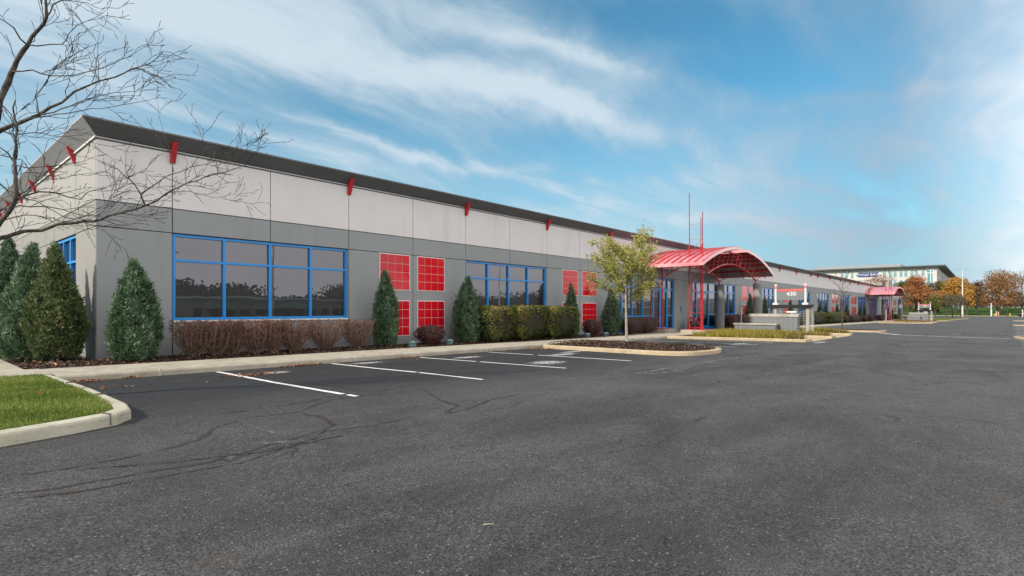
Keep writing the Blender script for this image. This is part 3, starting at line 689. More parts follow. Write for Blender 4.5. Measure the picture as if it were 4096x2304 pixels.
# windows: x0, x1, z bottom, mullion fractions, transom z
WZ = 2.92
windows = [(5.56, 11.38, 1.14, [.25, .5, .75]), (17.56, 23.62, -.28, [.25, .5, .75]), (61.4, 67.6, .85, [.25, .5, .75]), (76.5, 82.7, .85, [.25, .5, .75]), (86.95, 94.5, .5, [.25, .5, .75]),
           (103.1, 111.2, .5, [.25, .5, .75]), (120.1, 128.9, -1.1, [.2, .4, .6, .8]), (157.3, 162, -.3, [.33, .66]), (182, 186, -.3, [.5])]
entries = [(30.2, 39.7), (43.3, 53.35), (133.2, 143.0)]
holes = [(a, b, z) for a, b, z, _ in windows] + [(a, b, -3) for a, b in entries]
def in_hole(xm):
    for a, b, z in holes:
        if a < xm < b: return z
    return None
GAP = .014; T = .16
up = MB(); lo = MB(); bk = MB()
for a, b in zip(joints[:-1], joints[1:]):
    up.box(a + GAP, b - GAP, WY, WY + T, ZJ + GAP, ZE)
    lo.box(a + GAP, b - GAP, WY, WY + T, ZW + .02, ZJ - GAP)
    lo.mi = 0
    cuts = sorted({a, b} | {h[0] for h in holes if a < h[0] < b} | {h[1] for h in holes if a < h[1] < b})
    for c, d in zip(cuts[:-1], cuts[1:]):
        if d - c < .03: continue
        hz = in_hole((c + d) / 2)
        l, r_ = c + (GAP if c in (a,) else 0), d - (GAP if d in (b,) else 0)
        if hz is None: lo.box(l, r_, WY, WY + T, -2.6, ZW - .004)
        elif hz > -2.9: lo.box(l, r_, WY, WY + T, -2.6, hz)
up.build('upper_wall_band', 'light_stucco', bld); lo.build('lower_wall', 'grey_stucco', bld)
bk.box(WX + .1, BEND - .01, WY + .155, WY + .3, -2.6, ZE + .1)
bk.build('wall_core', 'joint_dark', bld)
# west wall
jy = [WY + .02, 20.42, 23.55, 25.14, 26.9, 29.96, 33, 36, 39, 42, 45, 48, 60]
wwin = [(20.42, 23.45, .9), (27.0, 30.9, .9), (36, 42, .9)]
up = MB(); lo = MB()
for a, b in zip(jy[:-1], jy[1:]):
    up.box(WX, WX + .15, a + GAP, b - GAP, ZJ + GAP, ZE)
    lo.box(WX, WX + .15, a + GAP, b - GAP, ZW + .02, ZJ - GAP)
    cuts = sorted({a, b} | {h[0] for h in wwin if a < h[0] < b} | {h[1] for h in wwin if a < h[1] < b})
    for c, d in zip(cuts[:-1], cuts[1:]):
        hz = None
        for h in wwin:
            if h[0] < (c + d) / 2 < h[1]: hz = h[2]
        if hz is None: lo.box(WX, WX + .15, c + (GAP if c == a else 0), d - (GAP if d == b else 0), -1, ZW - .004)
        else: lo.box(WX, WX + .15, c, d, -1, hz)
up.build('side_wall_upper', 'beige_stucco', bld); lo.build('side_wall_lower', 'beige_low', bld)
mb = MB(); mb.box(WX + .145, WX + .3, WY + .31, 59.9, -1, ZE + .1); mb.build('side_wall_core', 'joint_dark', bld)
mb = MB(); mb.box(BEND - .15, BEND, WY + .31, 60, -2.6, ZE); mb.box(WX + .31, BEND - .16, 59.8, 60, -2.6, ZE); mb.build('rear_walls', 'light_stucco', bld)
mb = MB(); mb.box(WX + .35, BEND - .2, WY + .35, 59.7, 6.12, 6.3); mb.build('roof_deck', 'deck_grey', bld)
# flared eave, mitred at the corner
O = .37
def eave_sec(kind, s):
    # profile (outward offset, z)
    pr = [(.0, 6.135), (O, 6.49), (O, 6.53), (O - .05, 6.55), (-.5, 6.55), (-.5, 6.135)]
    return [((s, WY - o, z) if kind == 'f' else (WX - o, s, z)) for o, z in pr]
mb = MB()
pr = [(.0, 6.135), (O, 6.49), (O, 6.53), (O - .05, 6.55), (-.5, 6.55), (-.5, 6.135)]
s0 = [(WX - o, WY - o, z) for o, z in pr]
mb.loft([s0, [(BEND + .1, WY - o, z) for o, z in pr]])
mb.mi = 0
x = 7.0
while x < BEND:     # standing seams of the eave sheets
    mb.loft([[(x + q, WY - .005, 6.128), (x + q, WY - O - .004, 6.486), (x + q, WY - O + .01, 6.5), (x + q, WY + .01, 6.15)] for q in (-.009, .009)]); x += 3.05
mb.build('eave', 'eave_metal', bld)
mb = MB(); mb.loft([[(WX - o, WY - o + .0015, z) for o, z in pr], [(WX - o, 60.1, z) for o, z in pr]][::-1])
y = 19.6
while y < 60:
    mb.loft([[(WX - .005, y + q, 6.128), (WX - O - .004, y + q, 6.486), (WX - O + .01, y + q, 6.5), (WX + .01, y + q, 6.15)] for q in (-.009, .009)]); y += 3.05
mb.build('side_eave', 'far_panel', bld)  # paler than the front eave: sunlight on this side put into the colour
mb = MB(); mb.box(WX - .03, BEND + .05, WY - .030, WY - .002, 6.095, 6.13); mb.mi = 1; mb.box(WX - .02, BEND, WY - .012, WY - .002, 6.06, 6.093)  # dark lower strip colours in the shadow gap under the eave
mb.mi = 2; mb.box(WX - .045, WX - .002, WY, 60, 6.09, 6.134); mb.mi = 1; mb.box(WX - .012, WX - .002, WY, 60, 6.06, 6.093)  # side strip coloured white to look sunlit, front strip stays grey
mb.build('flashing_strip', ['flashing', 'joint_dark', 'white_sill'], bld)
def wedge(mb, c, ax, out, wd=.068, sc_=1.0):
    # red fin: narrow foot on the wall, broader head under the eave
    c = Vector(c); ax = Vector(ax); out = Vector(out); pr = [(.0, 5.76), (.05, 5.76), (.27, 6.32), (.235, 6.345), (.0, 6.15)]
    pr = [(o * sc_, 6.06 + (z - 6.06) * sc_) for o, z in pr]
    a = [c + ax * wd + out * o + Vector((0, 0, z)) for o, z in pr]; b = [c - ax * wd + out * o + Vector((0, 0, z)) for o, z in pr]
    mb.loft([a, b] if ax.cross(out).z > 0 else [b, a])
for x in [5.54, 11.42, 17.52, 23.66, 30.2, 68.1, 75.5, 83.1, 87.2, 95.1, 103.1, 111.5, 120.2, 150, 157.2, 167, 177, 186]:
    mb = MB(); wedge(mb, (x, WY - .001, 0), (1, 0, 0), (0, -1, 0)); mb.build('eave_bracket', 'red_bracket', bld)
for y in [20.5, 23.6, 26.95, 30.0, 33.0, 36]:
    mb = MB(); wedge(mb, (WX - .001, y, 0), (0, 1, 0), (-1, 0, 0), .05, .82); mb.build('eave_bracket', 'red_bracket', bld)
for x, y in ((6.3, 18.2), (12.9, 18.2), (19.0, 18.3), (26.0, 18.3), (33, 18.3), (40, 18.3), (47, 18.3), (56, 18.3), (66, 18.3)):
    mb = MB(); mb.tube([(x, y, 6.5), (x, y, 7.05)], [.012, .006], 5); mb.build('lightning_rod', 'copper', bld)

def window(x0, x1, z0, z1, mull, trans, parent, y=WY, glass='glass', d=.05, fw=.075):
    f = MB(); yf = y + .06
    f.box(x0, x0 + fw, yf, yf + .1, z0, z1); f.box(x1 - fw, x1, yf, yf + .1, z0, z1)
    f.box(x0 + fw, x1 - fw, yf + .001, yf + .1, z1 - fw, z1); f.box(x0 + fw, x1 - fw, yf + .001, yf + .1, z0, z0 + fw)
    for q in mull:
        xm = x0 + (x1 - x0) * q; f.box(xm - .04, xm + .04, yf - .002, yf + .1, z0 + fw, z1 - fw)
    for tz in trans:
        ed = [x0 + fw] + sorted([x0 + (x1 - x0) * q for q in mull]) + [x1 - fw]
        for i in range(len(ed) - 1):
            f.box(ed[i] + (.04 if i else 0), ed[i + 1] - (.04 if i < len(ed) - 2 else 0), yf + .002, yf + .1, tz - .035, tz + .035)
    fo = f.build('window', 'blue_frame', parent)
    g = MB(); g.add([(x0 + .01, yf + .075, z0 + .01), (x1 - .01, yf + .075, z0 + .01), (x1 - .01, yf + .075, z1 - .01), (x0 + .01, yf + .075, z1 - .01)], [(0, 1, 2, 3)])
    g.build('pane', glass, fo)
    return fo
for a, b, z, ml in windows:
    tr = [WZ] if z > .2 else [WZ, .95]
    window(a, b, z + .005, ZW - .01, ml, tr, bld)
mb = MB(); mb.box(5.56, 11.38, WY - .035, WY + .06, 1.085, 1.139); mb.build('window_sill', 'white_sill', bld)
def wwindow(y0, y1, z0, z1):
    f = MB(); xf = WX + .05; fw = .075
    f.box(xf, xf + .09, y0, y0 + fw, z0, z1); f.box(xf, xf + .09, y1 - fw, y1, z0, z1); f.box(xf + .001, xf + .09, y0 + fw, y1 - fw, z1 - fw, z1); f.box(xf + .001, xf + .09, y0 + fw, y1 - fw, z0, z0 + fw)
    for q in (1 / 3, 2 / 3): ym = y0 + (y1 - y0) * q; f.box(xf - .002, xf + .09, ym - .04, ym + .04, z0 + fw, z1 - fw)
    f.box(xf + .002, xf + .09, y0 + fw, y1 - fw, WZ - .035, WZ + .035)
    fo = f.build('window', 'blue_frame', bld); g = MB(); g.add([(xf + .07, y0 + .01, z0 + .01), (xf + .07, y1 - .01, z0 + .01), (xf + .07, y1 - .01, z1 - .01), (xf + .07, y0 + .01, z1 - .01)], [(3, 2, 1, 0)]); g.build('pane', 'glass', fo)
for y0, y1, z0 in wwin: wwindow(y0, y1, z0, ZW - .01)
# glazed entrances with doors
def glazed(x0, x1, zf, mullx, doors, sill_after=None):
    """one glazed front: frame part with pane; each door leaf a part with a handle"""
    f = MB(); yf = WY + .06; z1 = ZW - .01; fw = .08
    f.box(x0, x0 + fw, yf, yf + .1, zf, z1); f.box(x1 - fw, x1, yf, yf + .1, zf, z1)
    segs = []; ed = sorted([x0 + fw / 2] + mullx + [x1 - fw / 2])
    for xm in mullx: f.box(xm - .045, xm + .045, yf - .002, yf + .1, zf, z1 - fw)
    for i in range(len(ed) - 1):
        l, r_ = ed[i] + .045, ed[i + 1] - .045; isd = any(a - .1 < (l + r_) / 2 < b + .1 for a, b in doors)
        f.box(l, r_, yf + .001, yf + .1, z1 - fw, z1 - .001); f.box(l, r_, yf + .002, yf + .1, WZ - .05, WZ + .05)
        if not isd:
            f.box(l, r_, yf + .002, yf + .1, .92, 1.0); f.box(l, r_, yf + .003, yf + .1, zf, zf + .22)
    fo = f.build('window', 'blue_frame', bld)
    g = MB(); g.add([(x0 + .01, yf + .075, zf), (x1 - .01, yf + .075, zf), (x1 - .01, yf + .075, z1 - .01), (x0 + .01, yf + .075, z1 - .01)], [(0, 1, 2, 3)]); g.build('pane', 'glass', fo)
    for a, b in doors:
        m_ = (a + b) / 2
        for l, r_, hx in ((a, m_ - .006, m_ - .12), (m_ + .006, b, m_ + .12)):
            q = MB(); yd = yf + .012
            q.box(l, l + .13, yd, yd + .05, zf + .02, WZ - .06); q.box(r_ - .13, r_, yd, yd + .05, zf + .02, WZ - .06); q.box(l + .13, r_ - .13, yd + .001, yd + .05, zf + .02, zf + .30); q.box(l + .13, r_ - .13, yd + .001, yd + .05, WZ - .22, WZ - .06)
            do = q.build('door', 'blue_frame', bld)
            h = MB(); zc = zf + 1.05; h.tube([(hx, yd - .0, zc - .16), (hx, yd - .07, zc - .16), (hx, yd - .07, zc + .16), (hx, yd - .0, zc + .16)], .016, 6); h.build('door_handle', 'chrome', do)
glazed(30.2, 39.7, gz(36) + .155, [31.9, 33.3, 34.8, 36.35, 38.75], [(36.4, 38.7)])
glazed(43.3, 53.35, gz(46) + .155, [44.2, 46.9, 48.6, 50.1, 51.7], [(44.25, 46.85)])
glazed(133.2, 143.0, gz(138) + .16, [134.5, 137, 139.4, 141.5], [(134.55, 136.95)])
mb = MB(); mb.box(50.15, 53.3, WY + .05, WY + .2, -.9, .86); mb.build('glazing_apron', 'grey_stucco', bld)
# red tile squares
def tiles(x0, x1, z0, z1, n=4, rows=4):
    mb = MB(); mb.mi = 1; e = .03
    mb.box(x0, x1, WY - .018, WY - .001, z0, z1); mb.mi = 0; dx = (x1 - x0 - 2 * e) / n; dz = (z1 - z0 - 2 * e) / rows
    for i in range(n):
        for j in range(rows):
            mb.box(x0 + e + i * dx + .0085, x0 + e + (i + 1) * dx - .0085, WY - .027, WY - .0185, z0 + e + j * dz + .0085, z0 + e + (j + 1) * dz - .0085)
    mb.build('tile_square', ['red_tile', 'white_grout'], bld)
for a, b in ((12.78, 14.29), (14.68, 16.21), (25.09, 26.66), (27.08, 28.69), (55.15, 56.81), (57.35, 58.9), (69.7, 71.5), (71.95, 73.7), (96.6, 98.6), (99.3, 101.3), (113.3, 115.3), (115.95, 118.1), (151.2, 153.7), (154.4, 156.9), (172.5, 175), (176, 178.5)):
    tiles(a, b, 2.23, 3.70); tiles(a, b, .36, 1.83)
for i, x in enumerate((41.0, 42.4)):
    mb = MB(); mb.box(x - .07 - .02 * i, x + .07, WY - .05, WY - .001, 1.0 + .25 * (1 - i), 1.22 + .42 * (1 - i)); mb.build('wall_box', 'teal_lamp', bld)
mb = MB(); mb.lathe((48.9, WY - .12, 3.98), [(.03, 0), (.09, .02), (.11, .1), (.05, .18)], 12); mb.box(48.86, 48.94, WY - .1, WY - .001, 4.0, 4.08); mb.build('wall_lamp', 'white_sill', bld)
# ------------------------------------------------------------------ entrance canopies
def make_canopy(DX, LAB):
    c = thing('entrance_canopy', LAB, 'canopy', (41, 17, gz(41)), 'arched red entrance canopies')
    RR = 19.5; XC = 41.0; ZC = 5.86 - RR
    def zr(x, off=0): return ZC + math.sqrt((RR + off) ** 2 - (x - XC) ** 2)
    yf, yb = 13.32, 17.98
    def half(xa, xb, dz, name):
        n = 14; top = MB()
        xs = [xa + (xb - xa) * i / n for i in range(n + 1)]
        top.loft([[(x, yf, zr(x, 0) + dz), (x, yb, zr(x, 0) + dz), (x, yb, zr(x, -.035) + dz), (x, yf, zr(x, -.035) + dz)] for x in xs])
        top.mi = 1; k = 9
        for i in range(k + 1):
            y = yf + .03 + (yb - yf - .06) * i / k
            top.loft([[(x, y - .028, zr(x, .001) + dz), (x, y + .028, zr(x, .001) + dz), (x, y + .02, zr(x, .085) + dz), (x, y - .02, zr(x, .085) + dz)] for x in xs])
        ro = top.build('roof', ['roof_red', 'red_bracket'], c)
        ed = MB()
        for y0, y1 in ((yf - .05, yf - .002),): ed.loft([[(x, y0, zr(x, .05) + dz), (x, y1, zr(x, .05) + dz), (x, y1, zr(x, -.15) + dz), (x, y0, zr(x, -.15) + dz)] for x in xs])
        for xx, s in ((xa, -1), (xb, 1)): ed.box(min(xx, xx + s * .05), max(xx, xx + s * .05), yf - .05, yb, zr(xx, -.15) + dz, zr(xx, .04) + dz)
        ed.build('fascia', 'roof_red', ro)
        dk = MB(); dk.loft([[(x, yf + .01, zr(x, -.04) + dz), (x, yb, zr(x, -.04) + dz), (x, yb, zr(x, -.055) + dz), (x, yf + .01, zr(x, -.055) + dz)] for x in xs]); dk.build('soffit', 'deck_grey', ro)
        rf = MB()
        for i in range(1, 6):
            x = xa + (xb - xa) * i / 6.0; z = zr(x, -.06) + dz; rf.box(x - .05, x + .05, yf + .05, yb - .05, z - .14, z)
        for y in (yf + .6, (yf + yb) / 2, yb - .7): rf.loft([[(x, y - .03, zr(x, -.2) + dz), (x, y + .03, zr(x, -.2) + dz), (x, y + .03, zr(x, -.27) + dz), (x, y - .03, zr(x, -.27) + dz)] for x in xs])
        rf.build('purlins', 'red_paint', c)
        return ro
    half(33.5, 40.4, 0, 'l'); half(41.7, 48.5, -.06, 'r')
    sn = MB()
    random.seed(4)
    for row in (.25, .55, .8):
        for i in range(6):
            y = yf + .5 + i * .78 + .25 * (row * 3 % 1); x = 33.5 + 6.9 * row; z = zr(x, .02); sn.box(x - .03, x + .03, y - .03, y + .03, z, z + .09)
    sn.build('snow_guards', 'red_bracket', c)
    # trusses
    for y in (13.95, 16.85):
        ch = MB(); n = 22; xa, xb = 35.9, 46.0
        bot = []
        for i in range(n + 1):
            t = i / n; x = xa + (xb - xa) * t; z = 3.80 + (4.78 - 3.80) * (1 - (2 * t - 1) ** 2) * .98 - .12 * t; bot.append(Vector((x, y, z)))
        ch.tube(bot, .055, 7); topc = [Vector((x, y, zr(x, -.30))) for x in np.linspace(34.0, 48.1, 26)]
        ch.tube(topc, .04, 6); ch.build('truss_chord', 'red_paint', c)
        wb = MB()
        for i in range(0, n, 2):
            a = bot[i]; b = bot[min(i + 2, n)]; xm = (a.x + b.x) / 2; tm = Vector((xm, y, zr(xm, -.30)))
            wb.tube([a, tm], .018, 5); wb.tube([tm, b], .018, 5)
        for tx in (47.9, 47.0, 45.2): wb.tube([bot[-1], (tx, y, zr(tx, -.3))], .018, 5)
        for tx in (34.1, 34.9): wb.tube([bot[0] + Vector((-.6, 0, -.05)), (tx, y, zr(tx, -.3))], .018, 5)
        wb.tube([bot[-1], bot[-1] + Vector((.2, 1.2, .75))], .014, 5); wb.tube([bot[-1], bot[-1] + Vector((.2, -.55, .7))], .014, 5)
        wb.build('truss_webs', 'red_paint', c)
        cp = MB(); cp.lathe((46.0, y - (.15 if y < 15 else .05), 0), [(.34, -1.6), (.34, 3.42), (.31, 3.47)], 28); pl = cp.build('pillar', 'pillar_grey', c, smooth=False)
        bs = MB(); bs.lathe((46.0, y, 0), [(.19, 3.471), (.19, 3.50), (.05, 3.52), (.045, 3.75)], 12); bs.build('pillar_shoe', 'red_paint', pl)
    for (y0, tops, ln) in ((14.45, (9.2, 7.84, 7.6), .45), (17.25, (5.2, 5.0, 5.2), .42)):
        legs = [(35.2, y0 + ln), (35.2, y0 - ln), (36.05, y0)]
        zb = gz(35) + .43 if not DX else gz(131) + .28
        for (lx, ly), zt in zip(legs, tops):
            lg = MB(); lg.tube([(lx, ly, zb), (lx, ly, min(zt, 5.8))], .047, 8)
            lgo = lg.build('lattice_leg', 'leg_red', c)
            if zt > 6: q_ = MB(); q_.tube([(lx, ly, 5.8), (lx, ly, zt)], .027, 7); q_.build('pole_tip', 'dull_red', lgo)
        lt = MB(); z = zb + .12; k = 0
        while z < min(tops) - .4:
            h = .98
            for i in range(3):
                a, b = legs[i], legs[(i + 1) % 3]
                rb = .012 if z < 5.2 else .005; lt.tube([(*a, z), (*b, z)], rb, 4)
                p, q = (a, b) if k % 2 else (b, a)
                if z + h < min(tops): lt.tube([(*p, z), (*q, z + h)], rb, 4)
            z += h; k += 1
        lt.build('lattice_bracing', 'red_paint', c)
        pb = MB(); pb.box(34.75, 36.5, y0 - .85, y0 + (.85 if y0 < 16 else .72), -1.3, zb - .03); pf = pb.build('plinth', 'concrete', c)
        bp = MB(); bp.box(34.95, 36.3, y0 - .62, y0 + .6, zb - .03, zb); bp.build('base_plate', 'red_paint', pf)
    for x in (38.9, 44.2, 42.8):
        q = MB(); q.lathe((x, 14.9, 4.95), [(.07, 0), (.09, .04), (.09, .22), (.03, .26)], 10); q.tube([(x, 14.9, 5.2), (x, 14.9, 5.62)], .015, 5); q.build('spotlight', 'black_plastic', c)
    c.location.x += DX
    if DX: c.scale = (1.25, 1.04, 1)
    return c
make_canopy(0, 'red arched metal canopy on lattice posts and grey pillars opposite the 430 sign')
make_canopy(96, 'smaller looking red arched canopy at the far entrance, by the 450 sign')

# ------------------------------------------------------------------ monument signs
def text_mb(txt, size, name, m, parent, M, bold=.0, sx=1.0):
    cu = bpy.data.curves.new(name, 'FONT'); cu.body = txt; cu.size = size; cu.extrude = .006; cu.offset = bold; cu.align_x = 'CENTER'; cu.align_y = 'CENTER'
    to = bpy.data.objects.new('tmp', cu); COL.objects.link(to); dg = bpy.context.evaluated_depsgraph_get(); me = bpy.data.meshes.new_from_object(to.evaluated_get(dg))
    bpy.data.objects.remove(to); bpy.data.curves.remove(cu)
    me.transform(Matrix.Diagonal((sx, 1, 1, 1))); me.transform(M)
    org = root_of(parent).location; me.transform(Matrix.Translation(-org)); me.materials.clear(); me.materials.append(MATS[m]); me.name = name
    o = bpy.data.objects.new(name, me); COL.objects.link(o); o.parent = parent; return o
MSIGN = Matrix(((0, 0, -1, 0), (-1, 0, 0, 0), (0, 1, 0, 0), (0, 0, 0, 1)))   # text x -> -y, text y -> z, facing -x
def blocks(mb, x0, x1, y0, y1, z0, z1, bw=.4, bh=.2):
    g = .006; mb.mi = 1; mb.box(x0 + g, x1 - g, y0 + g, y1 - g, z0, z1 - .001); mb.mi = 0
    nz = max(1, round((z1 - z0) / bh)); hz = (z1 - z0) / nz
    ny = max(1, round((y1 - y0) / bw)); hy = (y1 - y0) / ny
    for j in range(nz):
        for i in range(ny): mb.box(x0, x0 + .05, y0 + i * hy + g, y0 + (i + 1) * hy - g, z0 + j * hz + g, z0 + (j + 1) * hz - g)
        mb.box(x0 + .051, x1, y0, y0 + .05, z0 + j * hz + g, z0 + (j + 1) * hz - g)
def make_sign(dx, num, sub, label):
    g0 = gz(40 + dx)
    s = thing('monument_sign', label, 'sign', (40 + dx, 10.3, g0), 'grey address signs on block walls')
    X = lambda v: v + dx
    ids = set(o.name for o in bpy.data.objects)
    mb = MB(); blocks(mb, X(39.85), X(40.35), 9.42, 12.5, g0 - .1, .92, .31, .2); mb.build('block_wall', ['block_grey', 'joint_dark'], s)
    mb = MB(); mb.box(X(39.80), X(40.40), 9.37, 12.55, .921, 1.12); mb.build('wall_cap', 'cap_stone', s)
    mb = MB(); blocks(mb, X(39.15), X(39.75), 10.6, 13.3, g0 - .1, .36, .31, .2); mb.build('bench_wall', ['block_grey', 'joint_dark'], s)
    mb = MB(); mb.box(X(39.08), X(39.80), 10.53, 13.37, .361, .47); mb.build('bench_cap', 'cap_stone', s)
    for y in (11.0, 8.98):
        mb = MB(); mb.box(X(40.52), X(40.68), y - .09, y + .09, g0, 1.5); mb.build('lower_post', 'post_stone', s)
    mb = MB(); pr = [(.16, 1.50), (.30, 1.74), (-.30, 1.74), (-.16, 1.50)]
    mb.loft([[(X(40.6) - o, y + (.16 if z < 1.6 else 0) * sg, z) for o, z in pr] for y, sg in ((8.62, 1), (11.42, -1))]); mb.build('beam', 'beam_dark', s)
    for y in (10.98, 9.12):
        mb = MB(); mb.lathe((X(40.6), y, 0), [(.075, 1.75), (.075, 3.05), (.095, 3.06), (.095, 3.09), (.07, 3.13), (.03, 3.16)], 16)
        mb.box(X(40.44), X(40.76), y - .17, y + .17, 1.741, 1.87); po = mb.build('sign_post', 'white_paint', s)
        b = MB()
        for zz in (2.86, 2.92, 2.98): b.lathe((X(40.6), y, zz), [(.088, 0), (.088, .035)], 16)
        b.build('post_band', 'sign_red', po)
    mb = MB(); mb.box(X(40.56), X(40.62), 9.20, 10.90, 2.30, 2.80); mb.box(X(40.56), X(40.62), 9.20, 10.90, 2.07, 2.285); pn = mb.build('sign_panel', 'sign_grey', s)
    mb = MB(); mb.box(X(40.545), X(40.562), 9.27, 10.83, 2.66, 2.81); mb.build('red_stripe', 'sign_red', pn)
    text_mb(num, .37 if not dx else .33, 'sign_number', 'white_paint', pn, Matrix.Translation((X(40.552), 9.98, 2.475)) @ MSIGN, .008, 1.12)
    if sub:
        mb = MB()
        for k, (a, b, z, h) in enumerate(((9.62, 10.40, 2.20, .030),)):
            y = a
            while y < b: wdt = .05 + .05 * ((k * 7 + int(y * 31)) % 3) / 2; mb.box(X(40.548), X(40.559), y, min(b, y + wdt), z, z + h * (1 if int(y * 17) % 2 else .8)); y += wdt + .02
        mb.build('tenant_lettering', 'white_paint', pn)
    gr = MB()
    for i in range(11): y = 8.75 + i * .1 if i < 6 else 8.75 + i * .27; gr.tube([(X(40.62), y, g0 + .2), (X(40.62), y, 1.5)], .006, 4, False)
    for i in range(5): gr.tube([(X(40.62) + .1 + i * .13, 8.75, g0 + .2), (X(40.62) + .1 + i * .13, 8.75, 1.5)], .006, 4, False)
    for j in range(13): z = g0 + .3 + j * .125; gr.tube([(X(41.3), 8.75, z), (X(40.62), 8.75, z), (X(40.62), 11.45, z)], .006, 4, False)
    gr.build('wire_trellis', 'grid_white', s)
    mb = MB(); mb.tube([(X(40.1), 9.55, 1.24), (X(40.1), 10.15, 1.24)], .065, 12); mb.box(X(40.07), X(40.13), 9.8, 9.86, 1.12, 1.2); mb.build('floodlight', 'white_paint', s)
    if dx:
        for o in bpy.data.objects:
            if o.name not in ids and o.type == 'MESH':
                top = max(v.co.z for v in o.data.vertices)
                for v in o.data.vertices: v.co.y -= .9; v.co.z -= .5 if v.co.z + s.location.z > g0 + .25 else .05
    return s
make_sign(0, '430', False, 'grey sign reading 430 with red stripe between white posts on a block wall')
make_sign(96, '450', True, 'grey sign reading 450 with red stripe between white posts, farther down the lot')

# accessible parking signs, bins, bed lights
def make_asign(x, y, label):
    g = gz(x); s = thing('accessible_parking_sign', label, 'sign', (x, y, g), 'accessible parking signs on white posts')
    mb = MB(); mb.box(x - .035, x + .035, y - .03, y + .03, g, g + 2.35); mb.build('post', 'white_paint', s)
    mb = MB(); mb.box(x - .15, x + .15, y - .045, y - .031, g + 1.78, g + 2.3); p = mb.build('sign_plate', 'white_paint', s)
    mb = MB(); mb.box(x - .12, x + .12, y - .050, y - .0455, g + 1.86, g + 2.22); q = mb.build('blue_field', 'sign_blue', p)
    mb = MB(); yy = y - .052
    mb.tube([(x + .07 * math.cos(a) - .005, yy, g + 1.97 + .07 * math.sin(a)) for a in np.linspace(-2.6, .9, 9)], .011, 4)
    mb.tube([(x - .02, yy, g + 2.13), (x - .01, yy, g + 2.03), (x + .05, yy, g + 2.02), (x + .07, yy, g + 1.93)], .013, 4); mb.lathe((x - .02, yy, g + 2.15), [(.018, 0), (.018, .03)], 8)
    mb.build('wheelchair_symbol', 'white_paint', p)
    mb = MB(); mb.box(x - .13, x + .13, y - .045, y - .031, g + 1.45, g + 1.72); mb.build('notice_plate', 'white_paint', s)
    return s
make_asign(44.4, 14.55, 'blue and white wheelchair sign between the two grey canopy pillars')
make_asign(49.0, 14.45, 'blue and white wheelchair sign just right of the front grey pillar')
make_asign(127.5, 14.5, 'small pale parking sign before the far glazed entrance')
s = thing('litter_bin', 'square black litter bin with an open hooded top by the lattice post', 'bin', (41.2, 17.2, gz(41) + .15))
mb = MB(); g = gz(41) + .155
mb.box(40.9, 41.42, 16.95, 17.45, g, g + .72); mb.build('bin_body', 'black_plastic', s)
mb = MB(); [mb.box(x - .02, x + .02, y - .02, y + .02, g + .72, g + .95) for x in (40.93, 41.39) for y in (16.98, 17.42)]; mb.box(40.88, 41.44, 16.93, 17.47, g + .95, g + 1.02); mb.build('bin_hood', 'black_plastic', s)
s = thing('ash_bin', 'narrow grey bin with a raised top right of the black bin', 'bin', (41.95, 16.9, gz(42) + .15))
mb = MB(); mb.box(41.75, 42.12, 16.75, 17.1, g, g + .78); mb.box(41.73, 42.14, 16.73, 17.12, g + .781, g + .83); mb.build('bin_body', 'bin_grey', s)
mb = MB(); [mb.box(x - .015, x + .015, 16.9, 16.93, g + .831, g + 1.02) for x in (41.78, 42.09)]; mb.box(41.75, 42.12, 16.88, 16.95, g + 1.021, g + 1.06); mb.build('bin_top', 'bin_grey', s)
for i, ((px, py), (x, y), lb) in enumerate([((1648, 1383), (12.6, 16.5), 'squat teal bed light below the gap between the near red tile squares'), ((1797, 1376), (15.6, 16.5), 'squat teal bed light at the foot of the blue spruce before the tall window'), ((2348, 1345), (26.6, 16.5), 'squat teal bed light left of the round brown bush by the young tree'), ((2422, 1342), (29.6, 16.6), 'squat teal bed light nearest the entrance')]):
    # same distance line as in the photo, at bed level
    k = (px - 2048) / FP; dx_, dy_ = CT + k * ST, ST - k * CT; t_ = 16.5 / dy_; x = t_ * dx_; y = 16.5
    b = thing('bed_light', lb, 'light', (x, y, gz(x) + .15), 'teal bed lights under the wall')
    q = MB(); q.lathe((x, y, gz(x) + .12), [(.16, 0), (.16, .16), (.19, .17), (.19, .21), (.15, .24)], 14); q.build('housing', 'teal_lamp', b)
    q = MB(); q.lathe((x, y, gz(x) + .36), [(.13, 0), (.12, .012)], 14); q.build('lens', 'chrome', b)
